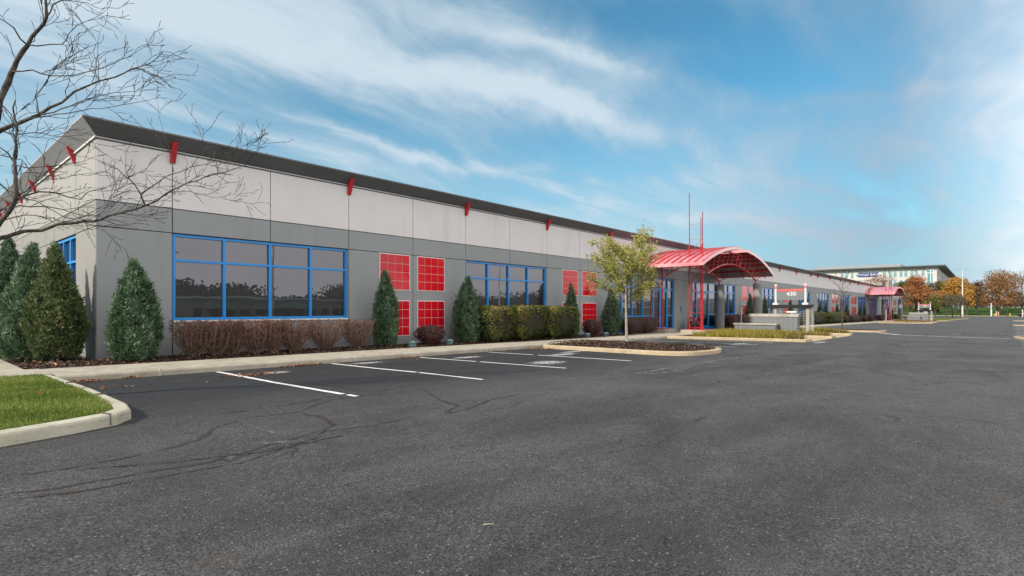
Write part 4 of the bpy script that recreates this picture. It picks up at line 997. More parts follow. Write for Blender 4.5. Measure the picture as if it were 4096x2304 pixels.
# ------------------------------------------------------------------ plants
simple('juniper_core', (.022, .024, .014), .95); simple('hedge_core', (.03, .028, .014), .95); simple('twig_brown', (.20, .13, .10), .9); simple('barberry_core', (.030, .016, .014), .95)
def atp(px, y):   # world x on the line of sight px at world y
    k = (px - 2048) / FP; dx, dy = CT + k * ST, ST - k * CT; return y / dy * dx
def lump(th, ph, seed):
    return .5 * math.sin(3 * th + seed) * math.sin(4 * ph + seed * 2) + .3 * math.sin(5 * th - seed) * math.cos(7 * ph + seed) + .2 * math.sin(9 * th + 2 * seed)
def conifer(x, y, h, wdt, label, seed, n=700, leanx=0.0, leany=0.0, olive=False, per=15, name='evergreen_shrub'):
    rng = np.random.default_rng(seed); z0 = gz(x) + .17; t_ = thing(name, label, 'evergreen', (x, y, z0), 'conical evergreens along the building')
    r0 = wdt / 2 * .86
    def prof(t): return (1 - (1 - min(t / .28, 1)) ** 2 * .30) * (1 if t < .28 else max(0, 1 - ((t - .28) / .74) ** 1.55))
    def lp(t, th): return 1 + .09 * math.sin(th + seed * 1.7 + t * 3) + .10 * math.sin(2 * th + seed + t * 6) + .09 * math.sin(4 * th - 9 * t + 2 * seed) + .08 * math.sin(7 * th + 17 * t + seed)
    core = MB(); secs = []
    for i in range(15):
        t = i / 14; secs.append([(x + leanx * t * t + .70 * r0 * prof(t) * lp(t, th) * math.cos(th), y + leany * t * t + .70 * r0 * prof(t) * lp(t, th) * math.sin(th), z0 + .10 + t * (h - .22)) for th in np.linspace(0, 2 * math.pi, 15)[:-1]])
    core.loft(secs)
    core.build('inner_twigs', 'juniper_core', t_)
    tr = MB(); tr.tube([(x, y, z0 - .1), (x, y, z0 + .5)], [.05, .04], 7); tr.build('trunk', 'bark_brown', t_)
    pos = []; nrm = []; ton = []; sz = []
    for k in range(n):
        t = 1 - math.sqrt(rng.uniform(0, 1)) * .98; t = t if rng.uniform() < .8 else rng.uniform(0, 1); th = rng.uniform(0, 2 * math.pi)
        rr_ = r0 * prof(t) * lp(t, th) * rng.uniform(.78, 1.06); c = np.array([x + leanx * t * t + rr_ * math.cos(th), y + leany * t * t + rr_ * math.sin(th), z0 + .03 + t * (h - .06)])
        out = np.array([math.cos(th), math.sin(th), 1.25 + .9 * t]); out /= np.linalg.norm(out)
        tone = rng.normal(.50 + .16 * math.sin(3 * th + 4 * t + seed), .19)
        L = rng.uniform(.075, .145)
        dirs = out * rng.uniform(.5, 1.0, (per, 1)) + rng.normal(0, .42, (per, 3)); dirs /= np.linalg.norm(dirs, axis=1)[:, None]
        pos.append(c + rng.normal(0, .035, (per, 3))); nrm.append(dirs); ton.append(np.clip(rng.normal(tone, .10, per), 0, 1)); sz.append(rng.uniform(.5, 1.0, per) * L)
    p = np.concatenate(pos); d = np.concatenate(nrm); s_ = np.concatenate(sz)[:, None]
    sd_ = np.cross(d, rng.normal(0, 1, d.shape)); sd_ /= np.linalg.norm(sd_, axis=1)[:, None]
    v = np.stack([p - d * s_ * .15, p + d * s_ * .35 + sd_ * s_ * .15, p + d * s_, p + d * s_ * .35 - sd_ * s_ * .15], 1)
    raw_quads('foliage', 'juniper_olive' if olive else 'juniper', v, np.concatenate(ton), t_)
    return t_
conifer(4.28, 16.85, 2.62, 1.22, 'tall blue green juniper in the bed in front of the blank grey corner wall', 11, 2100)
conifer(2.90, 18.25, 2.98, 1.24, 'olive green juniper nearest the building corner on its beige side wall', 12, 2100, olive=True)
conifer(2.36, 18.95, 3.08, 1.02, 'leaning blue green juniper between the two others on the side wall', 13, 1700, .25, .35)
conifer(2.45, 22.4, 3.5, 1.2, 'dark juniper at the left edge behind two others by the side wall', 14, 1400)
for i, (px, top, wpx, lb, n) in enumerate([
    (1540, 1085, 112, 'narrow blue green juniper overlapping the nearest red tile squares', 800), (1862, 1105, 114, 'plump silvery juniper left of the tall leafy hedge', 800),
    (2288, 1135, 62, 'slim juniper at the right end of the tall leafy hedge', 600), (2447, 1145, 78, 'juniper behind the thin trunk of the yellow green young tree', 600),
    (2998, 1175, 44, 'juniper between the two grey pillars of the near canopy', 420), (3061, 1186, 30, 'juniper just right of the front grey pillar', 350), (3163, 1198, 30, 'juniper seen behind the 430 sign beam', 320),
    (3279, 1205, 24, 'left one of the close pair of junipers past the 430 sign', 300), (3303, 1212, 20, 'right one of the close pair of junipers past the 430 sign', 280), (3350, 1214, 22, 'juniper left of the bare young tree trunk far along the wall', 240), (3388, 1214, 24, 'juniper right of the bare young tree trunk far along the wall', 240),
    (3440, 1211, 19, 'first of two junipers left of the far canopy', 220), (3458, 1212, 18, 'second of two junipers left of the far canopy', 220), (3554, 1222, 13, 'small juniper behind the far lattice posts', 150), (3570, 1232, 10, 'smallest juniper behind the far lattice posts', 150), (3597, 1226, 12, 'juniper behind the far front pillar', 150)]):
    y = 17.15; x = atp(px, y); d = x * CT + y * ST; z0 = gz(x) + .17; h = HC + (HY - top) * d / FP - z0
    conifer(x, y, h, wpx * d / FP * (1.0 + .06 * math.sin(i * 2.1)), lb, 30 + i, int(n * 1.6), .16 * math.sin(i * 1.9), 0, per=13)

def dense_shrub(x, y, a, b, h, label, mat_, core, seed, n, leaf=.07, group=None, name='hedge_shrub', cat='shrub', ex=2.6):
    """trimmed shrub: superellipsoid of leaves, half axes a, b"""
    rng = np.random.default_rng(seed); z0 = gz(x) + .16; t_ = thing(name, label, cat, (x, y, z0), group)
    th = rng.uniform(0, 2 * math.pi, n); u = rng.uniform(-1, 1, n); ph = np.arcsin(u)
    def se(v, e): return np.sign(v) * np.abs(v) ** (2 / e)
    cx = se(np.cos(ph), ex) * se(np.cos(th), ex); cy = se(np.cos(ph), ex) * se(np.sin(th), ex); cz = se(np.sin(ph), ex)
    lp_ = 1 + .05 * np.sin(5 * th + seed) * np.cos(4 * ph) + .04 * np.sin(9 * th + 2 * seed) + rng.normal(0, .035, n)
    taper = np.where(cz < 0, 1 + .22 * cz, 1)
    P = np.column_stack([x + a * cx * lp_ * taper, y + b * cy * lp_ * taper, z0 + h * (.52 + .48 * cz * (lp_ * .5 + .5))])
    nr = np.column_stack([cx, cy, cz + .3])
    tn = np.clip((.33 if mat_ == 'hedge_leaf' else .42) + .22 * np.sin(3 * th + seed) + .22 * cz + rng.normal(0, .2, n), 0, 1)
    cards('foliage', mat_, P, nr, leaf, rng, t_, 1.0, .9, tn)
    core_ = MB(); secs = []
    for i in range(9):
        p_ = -1.35 + 2.7 * i / 8; cc, ss = abs(math.cos(p_)) ** (2 / ex), math.copysign(abs(math.sin(p_)) ** (2 / ex), math.sin(p_))
        tp = 1 + .22 * ss if ss < 0 else 1
        secs.append([(x + .84 * a * tp * cc * math.copysign(abs(math.cos(q)) ** (2 / ex), math.cos(q)), y + .84 * b * tp * cc * math.copysign(abs(math.sin(q)) ** (2 / ex), math.sin(q)), z0 + h * (.52 + .44 * ss)) for q in np.linspace(0, 2 * math.pi, 17)[:-1]])
    core_.loft(secs); core_.build('inner_twigs', core, t_)
    st = MB()
    for k in range(7):
        q = rng.uniform(0, 6.28); st.tube([(x + .25 * a * math.cos(q) * k / 7, y + .2 * b * math.sin(q), z0 - .08), (x + .6 * a * math.cos(q), y + .6 * b * math.sin(q), z0 + h * .35)], [.018, .012], 4)
    st.build('stems', 'twig_brown', t_)
    return t_
GH = 'leafy olive hedge shrubs under the windows'; GB = 'trimmed brown red shrubs along the building'
for i, (p0, p1, top, lb) in enumerate([(1912, 2040, 1225, 'leafy olive shrub, left end of the tall hedge before the second window'), (2030, 2172, 1222, 'leafy olive shrub in the middle of the tall hedge before the second window'), (2165, 2288, 1226, 'leafy olive shrub, right end of the tall hedge before the second window'),
        (3222, 3291, 1247, 'olive hedge block just right of the 430 sign trellis'), (3309, 3369, 1247, 'olive hedge block left of the bare young tree, farther along')]):
    y = 16.75; x0, x1 = atp(p0, y), atp(p1, y); x = (x0 + x1) / 2; d = x * CT + y * ST; z0 = gz(x) + .16
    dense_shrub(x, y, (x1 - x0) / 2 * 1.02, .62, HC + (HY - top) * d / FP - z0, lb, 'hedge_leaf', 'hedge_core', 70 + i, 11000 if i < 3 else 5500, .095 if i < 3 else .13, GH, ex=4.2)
y = 17.0; x = atp(3587, y); dense_shrub(x, y, 2.2, .6, 1.2, 'small olive hedge behind the far lattice posts and pillar', 'hedge_leaf', 'hedge_core', 79, 900, .2, GH, ex=4)
for i, (p0, p1, top, lb, n, e) in enumerate([(1662, 1776, 1332, 'round brown red bush below the gap between the nearest tile squares', 3000, 2.2), (2328, 2404, 1276, 'round rusty brown bush left of the yellow green young tree', 3000, 2.2),
        (2492, 2556, 1271, 'brown hedge shrub left of the near lattice tower, behind the thin trunk', 2600, 3.4), (2548, 2616, 1270, 'brown hedge shrub touching the near lattice tower plinth', 2600, 3.4),
        (2896, 2952, 1258, 'dark brown hedge right of the rear grey pillar', 2400, 4), (2946, 3002, 1259, 'dark brown hedge behind the block wall of the 430 sign', 2400, 4),
        (3371, 3388, 1262, 'small brown shrub right of the bare young tree trunk', 700, 3), (3394, 3437, 1258, 'wide brown hedge before the second far tile square', 1500, 4), (3451, 3463, 1262, 'small brown shrub between the two far junipers', 500, 3), (3472, 3490, 1258, 'brown shrub left of the far canopy plinth', 900, 3),
        (3511, 3533, 1258, 'brown shrub under the far canopy by the rear pillar', 900, 3), (3535, 3563, 1257, 'brown shrub behind the far lattice posts', 900, 3)]):
    y = 16.95 if i not in (0, 1) else 16.9; x0, x1 = atp(p0, y), atp(p1, y); x = (x0 + x1) / 2; d = x * CT + y * ST; z0 = gz(x) + .16
    a = (x1 - x0) / 2
    if i in (0, 1): a = (p1 - p0) / 2 * d / FP
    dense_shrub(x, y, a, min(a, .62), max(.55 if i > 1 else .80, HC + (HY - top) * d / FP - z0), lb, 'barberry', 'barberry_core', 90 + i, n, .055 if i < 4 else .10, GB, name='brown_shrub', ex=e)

def twiggy(x, y, a, h, label, seed):
    rng = np.random.default_rng(seed); z0 = gz(x) + .17; t_ = thing('bare_shrub', label, 'shrub', (x, y, z0), 'twiggy red brown shrubs under the near window')
    st = MB(); leaf = []; nrm = []
    for k in range(70):
        q = rng.uniform(0, 6.28); rr_ = rng.uniform(.05, 1) ** .5; ex_ = a * rr_; b0 = Vector((x + rng.normal(0, .05), y + rng.normal(0, .05), z0 - .06))
        tip = Vector((x + ex_ * math.cos(q), y + ex_ * .85 * math.sin(q), z0 + h * rng.uniform(.80, 1.0)))
        mid = b0.lerp(tip, .5) + Vector((.15 * math.cos(q), .12 * math.sin(q), -.04)) * rr_ + Vector(rng.normal(0, .02, 3))
        pts = [b0, mid, tip]; st.tube(pts, [.011, .008, .004], 4, False)
        for j in range(13):
            t = rng.uniform(.16, 1); p = (b0.lerp(mid, t * 2) if t < .5 else mid.lerp(tip, t * 2 - 1)); dv = Vector((math.cos(q) * .3, math.sin(q) * .3, .8)) + Vector(rng.normal(0, .55, 3)); dv.normalize()
            L = rng.uniform(.10, .26); e_ = p + dv * L
            if e_.z > z0 + h * 1.02: e_.z = z0 + h * 1.02
            st.tube([p, p.lerp(e_, .5) + Vector(rng.normal(0, .012, 3)), e_], [.0045, .004, .003], 3, False)
            for m_ in range(5 if t > .5 else 2):
                s_ = rng.uniform(.4, 1); leaf.append(p.lerp(e_, s_) + Vector(rng.normal(0, .015, 3))); nrm.append(dv)
    st.build('stems', 'twig_brown', t_)
    P = np.array([list(v) for v in leaf]); cards('foliage', 'barberry', P, np.array([list(v) for v in nrm]), .042, rng, t_, 1, .9, np.clip(rng.normal(.55, .25, len(P)), 0, 1))
for i, (px, w_) in enumerate([(772, .50), (862, .50), (930, .36), (1024, .52), (1093, .36), (1174, .56), (1300, .62), (1427, .56)]):
    y = 16.95; x = atp(px, y)
    twiggy(x, y, w_ * 1.18, 1.02, ['twiggy shrub at the left end of the row under the first window', 'twiggy shrub second in the row under the first window', 'thin see-through twiggy shrub third in the row', 'twiggy shrub fourth in the row, under the middle mullion', 'thin twiggy shrub fifth in the row under the first window', 'wide twiggy shrub sixth in the row under the first window', 'wide twiggy shrub seventh, under the right end of the first window', 'redder twiggy shrub at the right end of the row past the window'][i], 120 + i)

# ------------------------------------------------------------------ the large bare tree at the left
def bare_tree_near():
    rng = np.random.default_rng(21); rnd = random.Random(7)
    t_ = thing('bare_tree', 'large leafless tree with knobbly dark branches reaching in from the left edge', 'tree', (.45, 12.0, .2))
    k0 = 8.2
    D = lambda px, py, d=0: U(px, py, k0 + d)
    tr = MB(); tr.tube([(.45, 12.0, .05), (.46, 12.0, .35), (.44, 12.02, 1.4), (.46, 11.98, 2.3)], [.15, .115, .095, .085], 12); tr.build('trunk', 'bark_dark', t_, smooth=True)
    top = Vector((.46, 11.98, 2.3))
    limbs = []
    def L(pts, r0, r1, d0=0, d1=0, start=None):
        P = [D(a, b, d0 + (d1 - d0) * i / max(1, len(pts) - 1)) for i, (a, b) in enumerate(pts)]
        if start is not None: P = [start] + P
        n = len(P); limbs.append((P, [r0 + (r1 - r0) * i / (n - 1) for i in range(n)]))
    lowf = Vector((.45, 12.0, 1.9))
    L([(-60, 985), (0, 951), (97, 925), (165, 922), (232, 896), (371, 885), (435, 863), (540, 838), (600, 815), (671, 770), (745, 733), (870, 696), (994, 658)], .036, .005, 0, .9, lowf)
    L([(578, 818), (562, 776), (540, 740), (522, 720), (472, 677), (430, 655), (373, 634)], .013, .003, .5, 0)
    L([(565, 776), (620, 738), (652, 714), (745, 677), (901, 634), (1010, 596)], .012, .003, .5, 1.1)
    L([(-40, 940), (0, 888), (37, 845), (68, 789), (62, 720), (59, 652), (66, 590), (68, 528), (58, 470), (62, 400)], .042, .008, 0, -.3, top)
    L([(66, 797), (110, 780), (155, 767), (217, 770), (280, 790), (323, 798), (348, 770), (435, 745), (528, 733)], .016, .003, -.1, .5)
    L([(-20, 850), (81, 822), (186, 826), (250, 838), (330, 862), (420, 858), (520, 870)], .013, .003, 0, .4, top)
    L([(60, 655), (30, 610), (0, 590), (-40, 560)], .012, .005, -.1, -.4)
    L([(61, 660), (110, 672), (160, 668), (240, 660), (330, 648), (371, 630)], .009, .003, -.2, .3)
    L([(68, 790), (150, 805), (260, 870), (360, 900), (430, 905)], .008, .003, -.2, .3)
    L([(-140, 860), (-60, 640), (-10, 470), (12, 373), (43, 298), (68, 242), (112, 180), (155, 118), (186, 68), (183, 0), (178, -60)], .055, .012, 0, -.4, top)
    L([(186, 68), (211, 19), (273, -10), (330, -40)], .012, .004, -.4, -.2)
    L([(112, 182), (81, 155), (56, 112), (20, 85), (-30, 60)], .013, .006, -.3, -.6)
    L([(118, 180), (150, 184), (200, 178), (248, 177), (273, 137), (311, 99), (385, 68), (422, 43)], .011, .0025, -.3, .2)
    L([(-120, 620), (0, 522), (40, 505), (81, 490), (155, 460), (200, 430), (248, 410), (298, 366), (397, 323), (497, 292), (559, 267), (671, 227)], .038, .0035, 0, .5, Vector((.47, 12.0, 2.9)))
    L([(50, 286), (90, 285), (130, 280), (165, 295), (205, 303), (260, 304), (311, 301), (385, 280), (460, 252), (540, 211), (602, 180)], .012, .003, -.2, .3)
    L([(155, 460), (150, 420), (143, 385), (170, 350), (195, 310), (230, 261), (280, 228), (340, 195), (373, 180)], .011, .003, -.1, .1)
    L([(397, 323), (396, 260), (391, 175), (410, 106)], .006, .002, .2, .2)
    L([(155, 460), (215, 450), (280, 425), (348, 398), (435, 375), (500, 368), (580, 362)], .012, .003, 0, .5)
    L([(100, 478), (190, 465), (260, 455), (340, 440), (430, 430), (520, 415), (600, 400)], .010, .003, 0, .3)
    L([(696, 689), (690, 640), (677, 596), (655, 535), (637, 470), (627, 398)], .006, .002, .9, 1.0)
    L([(745, 733), (740, 690), (750, 650), (715, 585)], .006, .002, .8, .9)
    L([(671, 770), (760, 765), (850, 790), (960, 775)], .006, .002, .8, 1.2)
    L([(621, 807), (600, 835), (640, 848)], .004, .002, .7, .8)
    L([(-60, 700), (30, 760), (120, 800), (200, 780)], .010, .003, .2, .5)
    L([(0, 522), (60, 540), (140, 530), (240, 545), (330, 540)], .010, .003, .1, .4)
    L([(-30, 380), (20, 430), (60, 500), (110, 560)], .010, .003, -.2, .3)
    L([(0, 620), (90, 640), (70, 700), (140, 690), (210, 720), (300, 700), (400, 690)], .008, .002, -.2, .2)
    L([(232, 896), (330, 868), (420, 820), (480, 800), (560, 790)], .007, .002, .2, .4)
    L([(20, 880), (100, 860), (210, 872), (330, 905), (450, 900)], .009, .002, .1, .5)
    for P, rs in limbs:
        Q = [P[0]]; Rr = [rs[0]]
        for i in range(len(P) - 1):
            n = max(1, int((P[i + 1] - P[i]).length / .10))
            for j in range(1, n + 1):
                t = j / n; p = P[i].lerp(P[i + 1], t); s_ = .010 if j < n else 0; s_ *= min(1, rs[i] / .01 + .3)
                Q.append(p + Vector(rng.normal(0, s_, 3))); r_ = rs[i] + (rs[i + 1] - rs[i]) * t; Rr.append(r_ * (1 + .10 * rng.uniform(-1, 1)))
        lm = MB(); lm.tube(Q, Rr, 8 if rs[0] > .02 else 5); lo_ = lm.build('limb', 'bark_dark', t_, smooth=True)
        tw = MB()
        def twig(p, d, ln, r, depth):
            n = max(2, int(ln / .05)); pts = [p]; rad = [r]; dd = d.copy()
            for i in range(n):
                dd = (dd + Vector(rng.normal(0, .20, 3)) + d * .12 + Vector((0, 0, .03))).normalized(); pts.append(pts[-1] + dd * ln / n)
                rad.append(max(.0030, r * (1 - .75 * (i + 1) / n)) * (1.7 if i % 2 else 1))
                if depth > 0 and rnd.random() < (.34 if depth > 1 else .14):
                    e = Vector(rng.normal(0, 1, 3)); e = (e - dd * e.dot(dd)).normalized(); twig(pts[-1], (dd * .8 + e * .65).normalized(), ln * rng.uniform(.3, .65), r * .62, depth - 1)
            tw.tube(pts, rad, 3, False)
        i = 3; side = 1
        main = rs[0] > .02
        while i < len(Q) - 1:
            d = (Q[i + 1] - Q[i - 1]).normalized(); e = d.cross(Vector(rng.normal(0, .5, 3)) + Vector((.4, -.6, 0))).normalized() * side; side *= -1
            if Rr[i] < .034: twig(Q[i], (d * .85 + e * .62).normalized(), rng.uniform(.25, .78) * (1.15 if main else 1), min(.0058, Rr[i] * .65), 2)
            i += rnd.choice((2, 2, 3, 4))
        twig(Q[-1], (Q[-1] - Q[-2]).normalized(), .25, .0028, 1)
        if len(tw.v) > 60: tw.build('twigs', 'bark_dark', lo_)
    return t_
bare_tree_near()

# ------------------------------------------------------------------ young trees
def young_tree(x, y, hz, fork, cw, label, seed, leaf=None, leafn=0, leafs=.09, bark='bark_pale', r=.06, lean=(0, 0), nl=15, group=None, dens=1.0, twr=.006):
    rng = np.random.default_rng(seed); z0 = gz(x) + .2; t_ = thing('young_tree', label, 'tree', (x, y, z0), group)
    H = hz - z0; tp = lambda t: Vector((x + lean[0] * t + .03 * math.sin(t * 7 + seed), y + lean[1] * t + .03 * math.cos(t * 6), z0 - .12 + (H + .12) * t))
    tr = MB(); tr.tube([tp(t) for t in np.linspace(0, .93, 16)], [r * (1.35 if i == 0 else 1) * (1 - .85 * (i / 15)) + .004 for i in range(16)], 9); tr.build('trunk', bark, t_, smooth=True)
    br = MB(); clumps = []
    for k in range(nl):
        t = (fork - z0) / H + (.90 - (fork - z0) / H) * (k / (nl - 1)) ** .9; p = tp(t); az = k * 2.4 + rng.uniform(-.4, .4)
        u = (t - (fork - z0) / H) / (1 - (fork - z0) / H); reach = cw / 2 * (1.12 * math.sin(math.pi * min(1, .26 + .72 * u)) ** .8) * rng.uniform(.72, 1.12)
        up = rng.uniform(.35, .75) + .5 * u
        e = p + Vector((math.cos(az) * reach, math.sin(az) * reach, reach * up)); mid = p.lerp(e, .5) + Vector((0, 0, -.06 * reach)) + Vector(rng.normal(0, .04, 3))
        r1 = r * .38 * (1 - .6 * u); br.tube([p, mid, e], [r1, r1 * .6, twr * .7], 5, False)
        for j in range(int(9 * dens)):
            s_ = rng.uniform(.25, 1.0); q = p.lerp(mid, s_ * 2) if s_ < .5 else mid.lerp(e, s_ * 2 - 1)
            dv = (e - p).normalized() * .6 + Vector(rng.normal(0, .65, 3)) + Vector((0, 0, .25)); dv.normalize(); Ls = reach * rng.uniform(.18, .45); q2 = q + dv * Ls
            br.tube([q, q.lerp(q2, .5) + Vector(rng.normal(0, .02, 3)), q2], [twr, twr * .8, twr * .5], 3, False)
            clumps.append((q.lerp(q2, .8), Ls)); clumps.append((q.lerp(q2, .35), Ls * .7))
    for j in range(6):
        q = tp(.8 + .03 * j); q2 = q + Vector((rng.normal(0, .18), rng.normal(0, .18), rng.uniform(.2, .42))) * (H / 4.7); br.tube([q, q2], [twr, twr * .5], 3, False); clumps.append((q2, .15)); clumps.append((q, .15))
    br.build('branches', bark if bark != 'bark_pale' else 'bark_brown', t_)
    if leaf and leafn:
        idx = rng.integers(0, len(clumps), leafn); C_ = np.array([[*c[0]] for c in clumps])[idx]; S_ = np.array([c[1] for c in clumps])[idx][:, None]
        P = C_ + rng.normal(0, .38, (leafn, 3)) * np.clip(S_, .10, .35)
        ct = rng.uniform(.2, .8, len(clumps))[idx] * .55 + .22 * (P[:, 2] - z0) / H + rng.normal(.05, .13, leafn)
        cards('leaves', leaf, P, np.tile([0, -.2, .8], (leafn, 1)), leafs, rng, t_, 1, .8, np.clip(ct, 0, 1))
    return t_
young_tree(20.9, 11.6, 4.12, 1.75, 2.75, 'young tree with yellow green leaves and pale thin trunk on the near kerbed island', 8, 'pear_leaf', 12500, .10, r=.062, lean=(-.12, .10), nl=20)
young_tree(55.5, 9.5, 4.5, 1.25, 1.7, 'bare young tree with a few brown leaves on the second kerbed island', 9, 'rust_leaf', 260, .07, 'bark_brown', .05, nl=16, dens=1.3, twr=.008, group=None)
young_tree(114.4, 10.1, 4.1, 1.5, 1.9, 'small twiggy reddish tree beside the far block wall and 450 sign', 10, 'dull_leaf', 500, .12, 'bark_brown', .07, nl=14, dens=1.3, twr=.014)

# ------------------------------------------------------------------ far trees
ORD = ['leftmost', 'second from the left', 'third from the left', 'fourth from the left', 'fifth from the left', 'sixth from the left', 'middle', 'sixth from the right', 'fifth from the right', 'fourth from the right', 'third from the right', 'second from the right', 'rightmost']
def crown_tree(x, y, z0, hgt, cb, cw, label, m, seed, n, leaf, trunk_r=.25, name='tree', cat='tree', group='autumn trees beyond the parking lot', sparse=0, nb=9, bark='bark_brown', cd=None):
    rng = np.random.default_rng(seed); t_ = thing(name, label, cat, (x, y, z0), group)
    ch = hgt - cb; cd = cd or cw
    tr = MB(); tr.tube([(x, y, z0 - .3), (x, y, z0 + cb), (x + .02 * cw, y, z0 + cb + ch * .6)], [trunk_r * 1.25, trunk_r, trunk_r * .3], 8)
    tips = []
    for k in range(11 + sparse):
        az = k * 2.4 + rng.uniform(-.5, .5); zz = z0 + cb * .92 + ch * .62 * (k / (10 + sparse)); rd = cw / 2 * rng.uniform(.55, .95)
        u = (zz - z0 - cb) / ch; e = Vector((x + math.cos(az) * rd * (1 - .45 * u), y + math.sin(az) * rd * (1 - .45 * u), zz + ch * rng.uniform(.18, .36)))
        p = Vector((x, y, zz)); tr.tube([p, p.lerp(e, .5) + Vector((0, 0, .03 * ch)), e], [trunk_r * .42, trunk_r * .22, trunk_r * .08], 4, False); tips.append(e)
        for j in range(4 + (sparse > 0) * 8):
            q = p.lerp(e, rng.uniform(.35, 1)); q2 = q + Vector(rng.normal(0, .10, 3)) * cw + Vector((0, 0, .07 * ch)); tr.tube([q, q2], [trunk_r * .10, trunk_r * .04], 3, False)
    tr.build('trunk', bark, t_)
    if n:
        blobs = []
        for k in range(nb):
            az = rng.uniform(0, 6.28); u = rng.uniform(.12, .95); rr_ = (1 - (2 * u - .85) ** 2 * .75) ** .5 if abs(2 * u - .85) < 1.15 else .2
            rr_ *= rng.uniform(.25, .72); blobs.append((x + math.cos(az) * cw / 2 * rr_, y + math.sin(az) * cd / 2 * rr_, z0 + cb + ch * u * .86, rng.uniform(.20, .34) * cw, rng.uniform(.3, .7)))
        blobs.append((x, y, z0 + cb + ch * .45, cw * .40, .5)); blobs.append((x, y, z0 + cb + ch * .76, cw * .28, .6))
        bl = np.array(blobs); idx = rng.integers(0, len(bl), n); B = bl[idx]
        v = rng.normal(0, 1, (n, 3)); v /= np.linalg.norm(v, axis=1)[:, None]; r_ = B[:, 3:4] * rng.uniform(.25, 1.02, (n, 1)) ** .45
        P = B[:, :3] + v * r_ * np.array([1, 1, min(1.0, ch / cw * .8)])
        P[:, 2] = np.clip(P[:, 2], z0 + cb * .85, z0 + hgt)
        cards('crown', m, P, v + [0, 0, .4], leaf, rng, t_, 1, .7, np.clip(B[:, 4] + rng.normal(0, .2, n), 0, 1), fat=.45)
    return t_
def far_tree(px, top, d, wpx, cbpy, label, m, seed, n=2600, leaf=.55, tr=.28, sparse=0, nb=9, **kw):
    p = U(px, 1233, d); z0 = gz(p.x); hg = HC + (HY - top) * d / FP - z0; cb = max(.5, HC + (HY - cbpy) * d / FP - z0)
    return crown_tree(p.x, p.y, z0, hg, cb, wpx * 1.22 * d / FP, label, m, seed, int(n * 1.5), leaf, tr, sparse=sparse, nb=nb + 5, **kw)
far_tree(3530, 1097, 240, 120, 1180, 'sparse pinkish tree behind the far red canopy', 'pink_leaf', 201, 1000, .5, .2, 14)
far_tree(3612, 1122, 245, 60, 1180, 'olive green tree between the pinkish and orange trees', 'green_leaf', 202, 1800, .5)
far_tree(3664, 1101, 215, 74, 1205, 'tall rusty orange tree left of the 450 sign top', 'rust_leaf', 203, 3800, .5, nb=13)
far_tree(3640, 1140, 212, 62, 1225, 'broad rusty orange tree behind the far pillar', 'rust_leaf', 204, 2600, .5)
far_tree(3712, 1124, 222, 52, 1210, 'dull purple brown tree under the corner of the cream building', 'dull_leaf', 205, 2400, .5)
far_tree(3757, 1118, 240, 44, 1200, 'dark green tree left of the golden one', 'green_leaf', 206, 2000, .5)
far_tree(3741, 1165, 205, 40, 1215, 'small orange tree before the dark green one', 'rust_leaf', 207, 1400, .5)
far_tree(3820, 1104, 222, 92, 1205, 'big golden yellow tree left of the light pole', 'gold_leaf', 208, 5200, .5, .35, nb=15)
far_tree(3881, 1126, 250, 28, 1190, 'narrow dark green tree right of the light pole', 'green_leaf', 209, 1300, .5)
far_tree(3868, 1150, 205, 46, 1226, 'low golden brown tree just right of the light pole', 'gold_leaf', 210, 1700, .5)
far_tree(3905, 1142, 220, 56, 1222, 'dark trunked brown tree between the pole and the largest tree', 'dull_leaf', 211, 2300, .5, .35)
far_tree(3918, 1120, 250, 44, 1200, 'maroon topped tree left of the largest brown tree', 'maroon_leaf', 212, 1300, .5)
far_tree(3994, 1078, 208, 142, 1218, 'largest rounded orange brown tree with a thick dark trunk', 'brown_leaf', 213, 5200, .42, .55, nb=26, cd=11)
far_tree(4062, 1162, 225, 60, 1222, 'dull brown bushy tree at the right edge', 'dull_leaf', 214, 2200, .5)
far_tree(4088, 1065, 230, 60, 1190, 'tall leafless tree at the right edge', 'dull_leaf', 215, 60, .4, .20, 22)
far_tree(4029, 1190, 180, 36, 1222, 'thin trunked small brown tree before the largest one', 'brown_leaf', 216, 700, .4, .10)
far_tree(3741, 1172, 160, 50, 1238, 'small olive yellow tree right of the 450 sign', 'olive_leaf', 217, 1700, .30, .10)
far_tree(3787, 1172, 158, 38, 1226, 'dull brown small tree, leftmost of three on the grass island', 'dull_leaf', 218, 800, .26, .09)
far_tree(3810, 1176, 162, 36, 1226, 'dull brown small tree in the middle of the grass island', 'dull_leaf', 219, 800, .26, .10)
far_tree(3843, 1178, 166, 34, 1226, 'dull brown small tree just left of the light pole', 'dull_leaf', 220, 800, .26, .08)
for i in range(13):
    px = 3866 + i * 19.5; p = U(px, 1233, 268 + (i % 3) * 3); crown_tree(p.x, p.y, gz(p.x), 3.6 + .5 * (i % 3), .5, 3.0, 'maroon tree, %s in the row along the far road' % ORD[i], 'maroon_leaf', 240 + i, 260, .4, .08, name='small_tree', cat='small tree', group='maroon trees in a row along the far road', nb=4)
# hedge line left of the far sign
p = U(3665, 1233, 232); p1 = U(3735, 1233, 232)
for i in range(6):
    q = p.lerp(p1, i / 5); dense = crown_tree(q.x, q.y, gz(q.x), 2.3, .2, 5.2, 'dark clipped hedge, %s section on the far lawn' % ORD[i], 'green_leaf', 260 + i, 500, .4, .06, name='hedge_section', cat='hedge', group='dark hedge on the far lawn', nb=5)

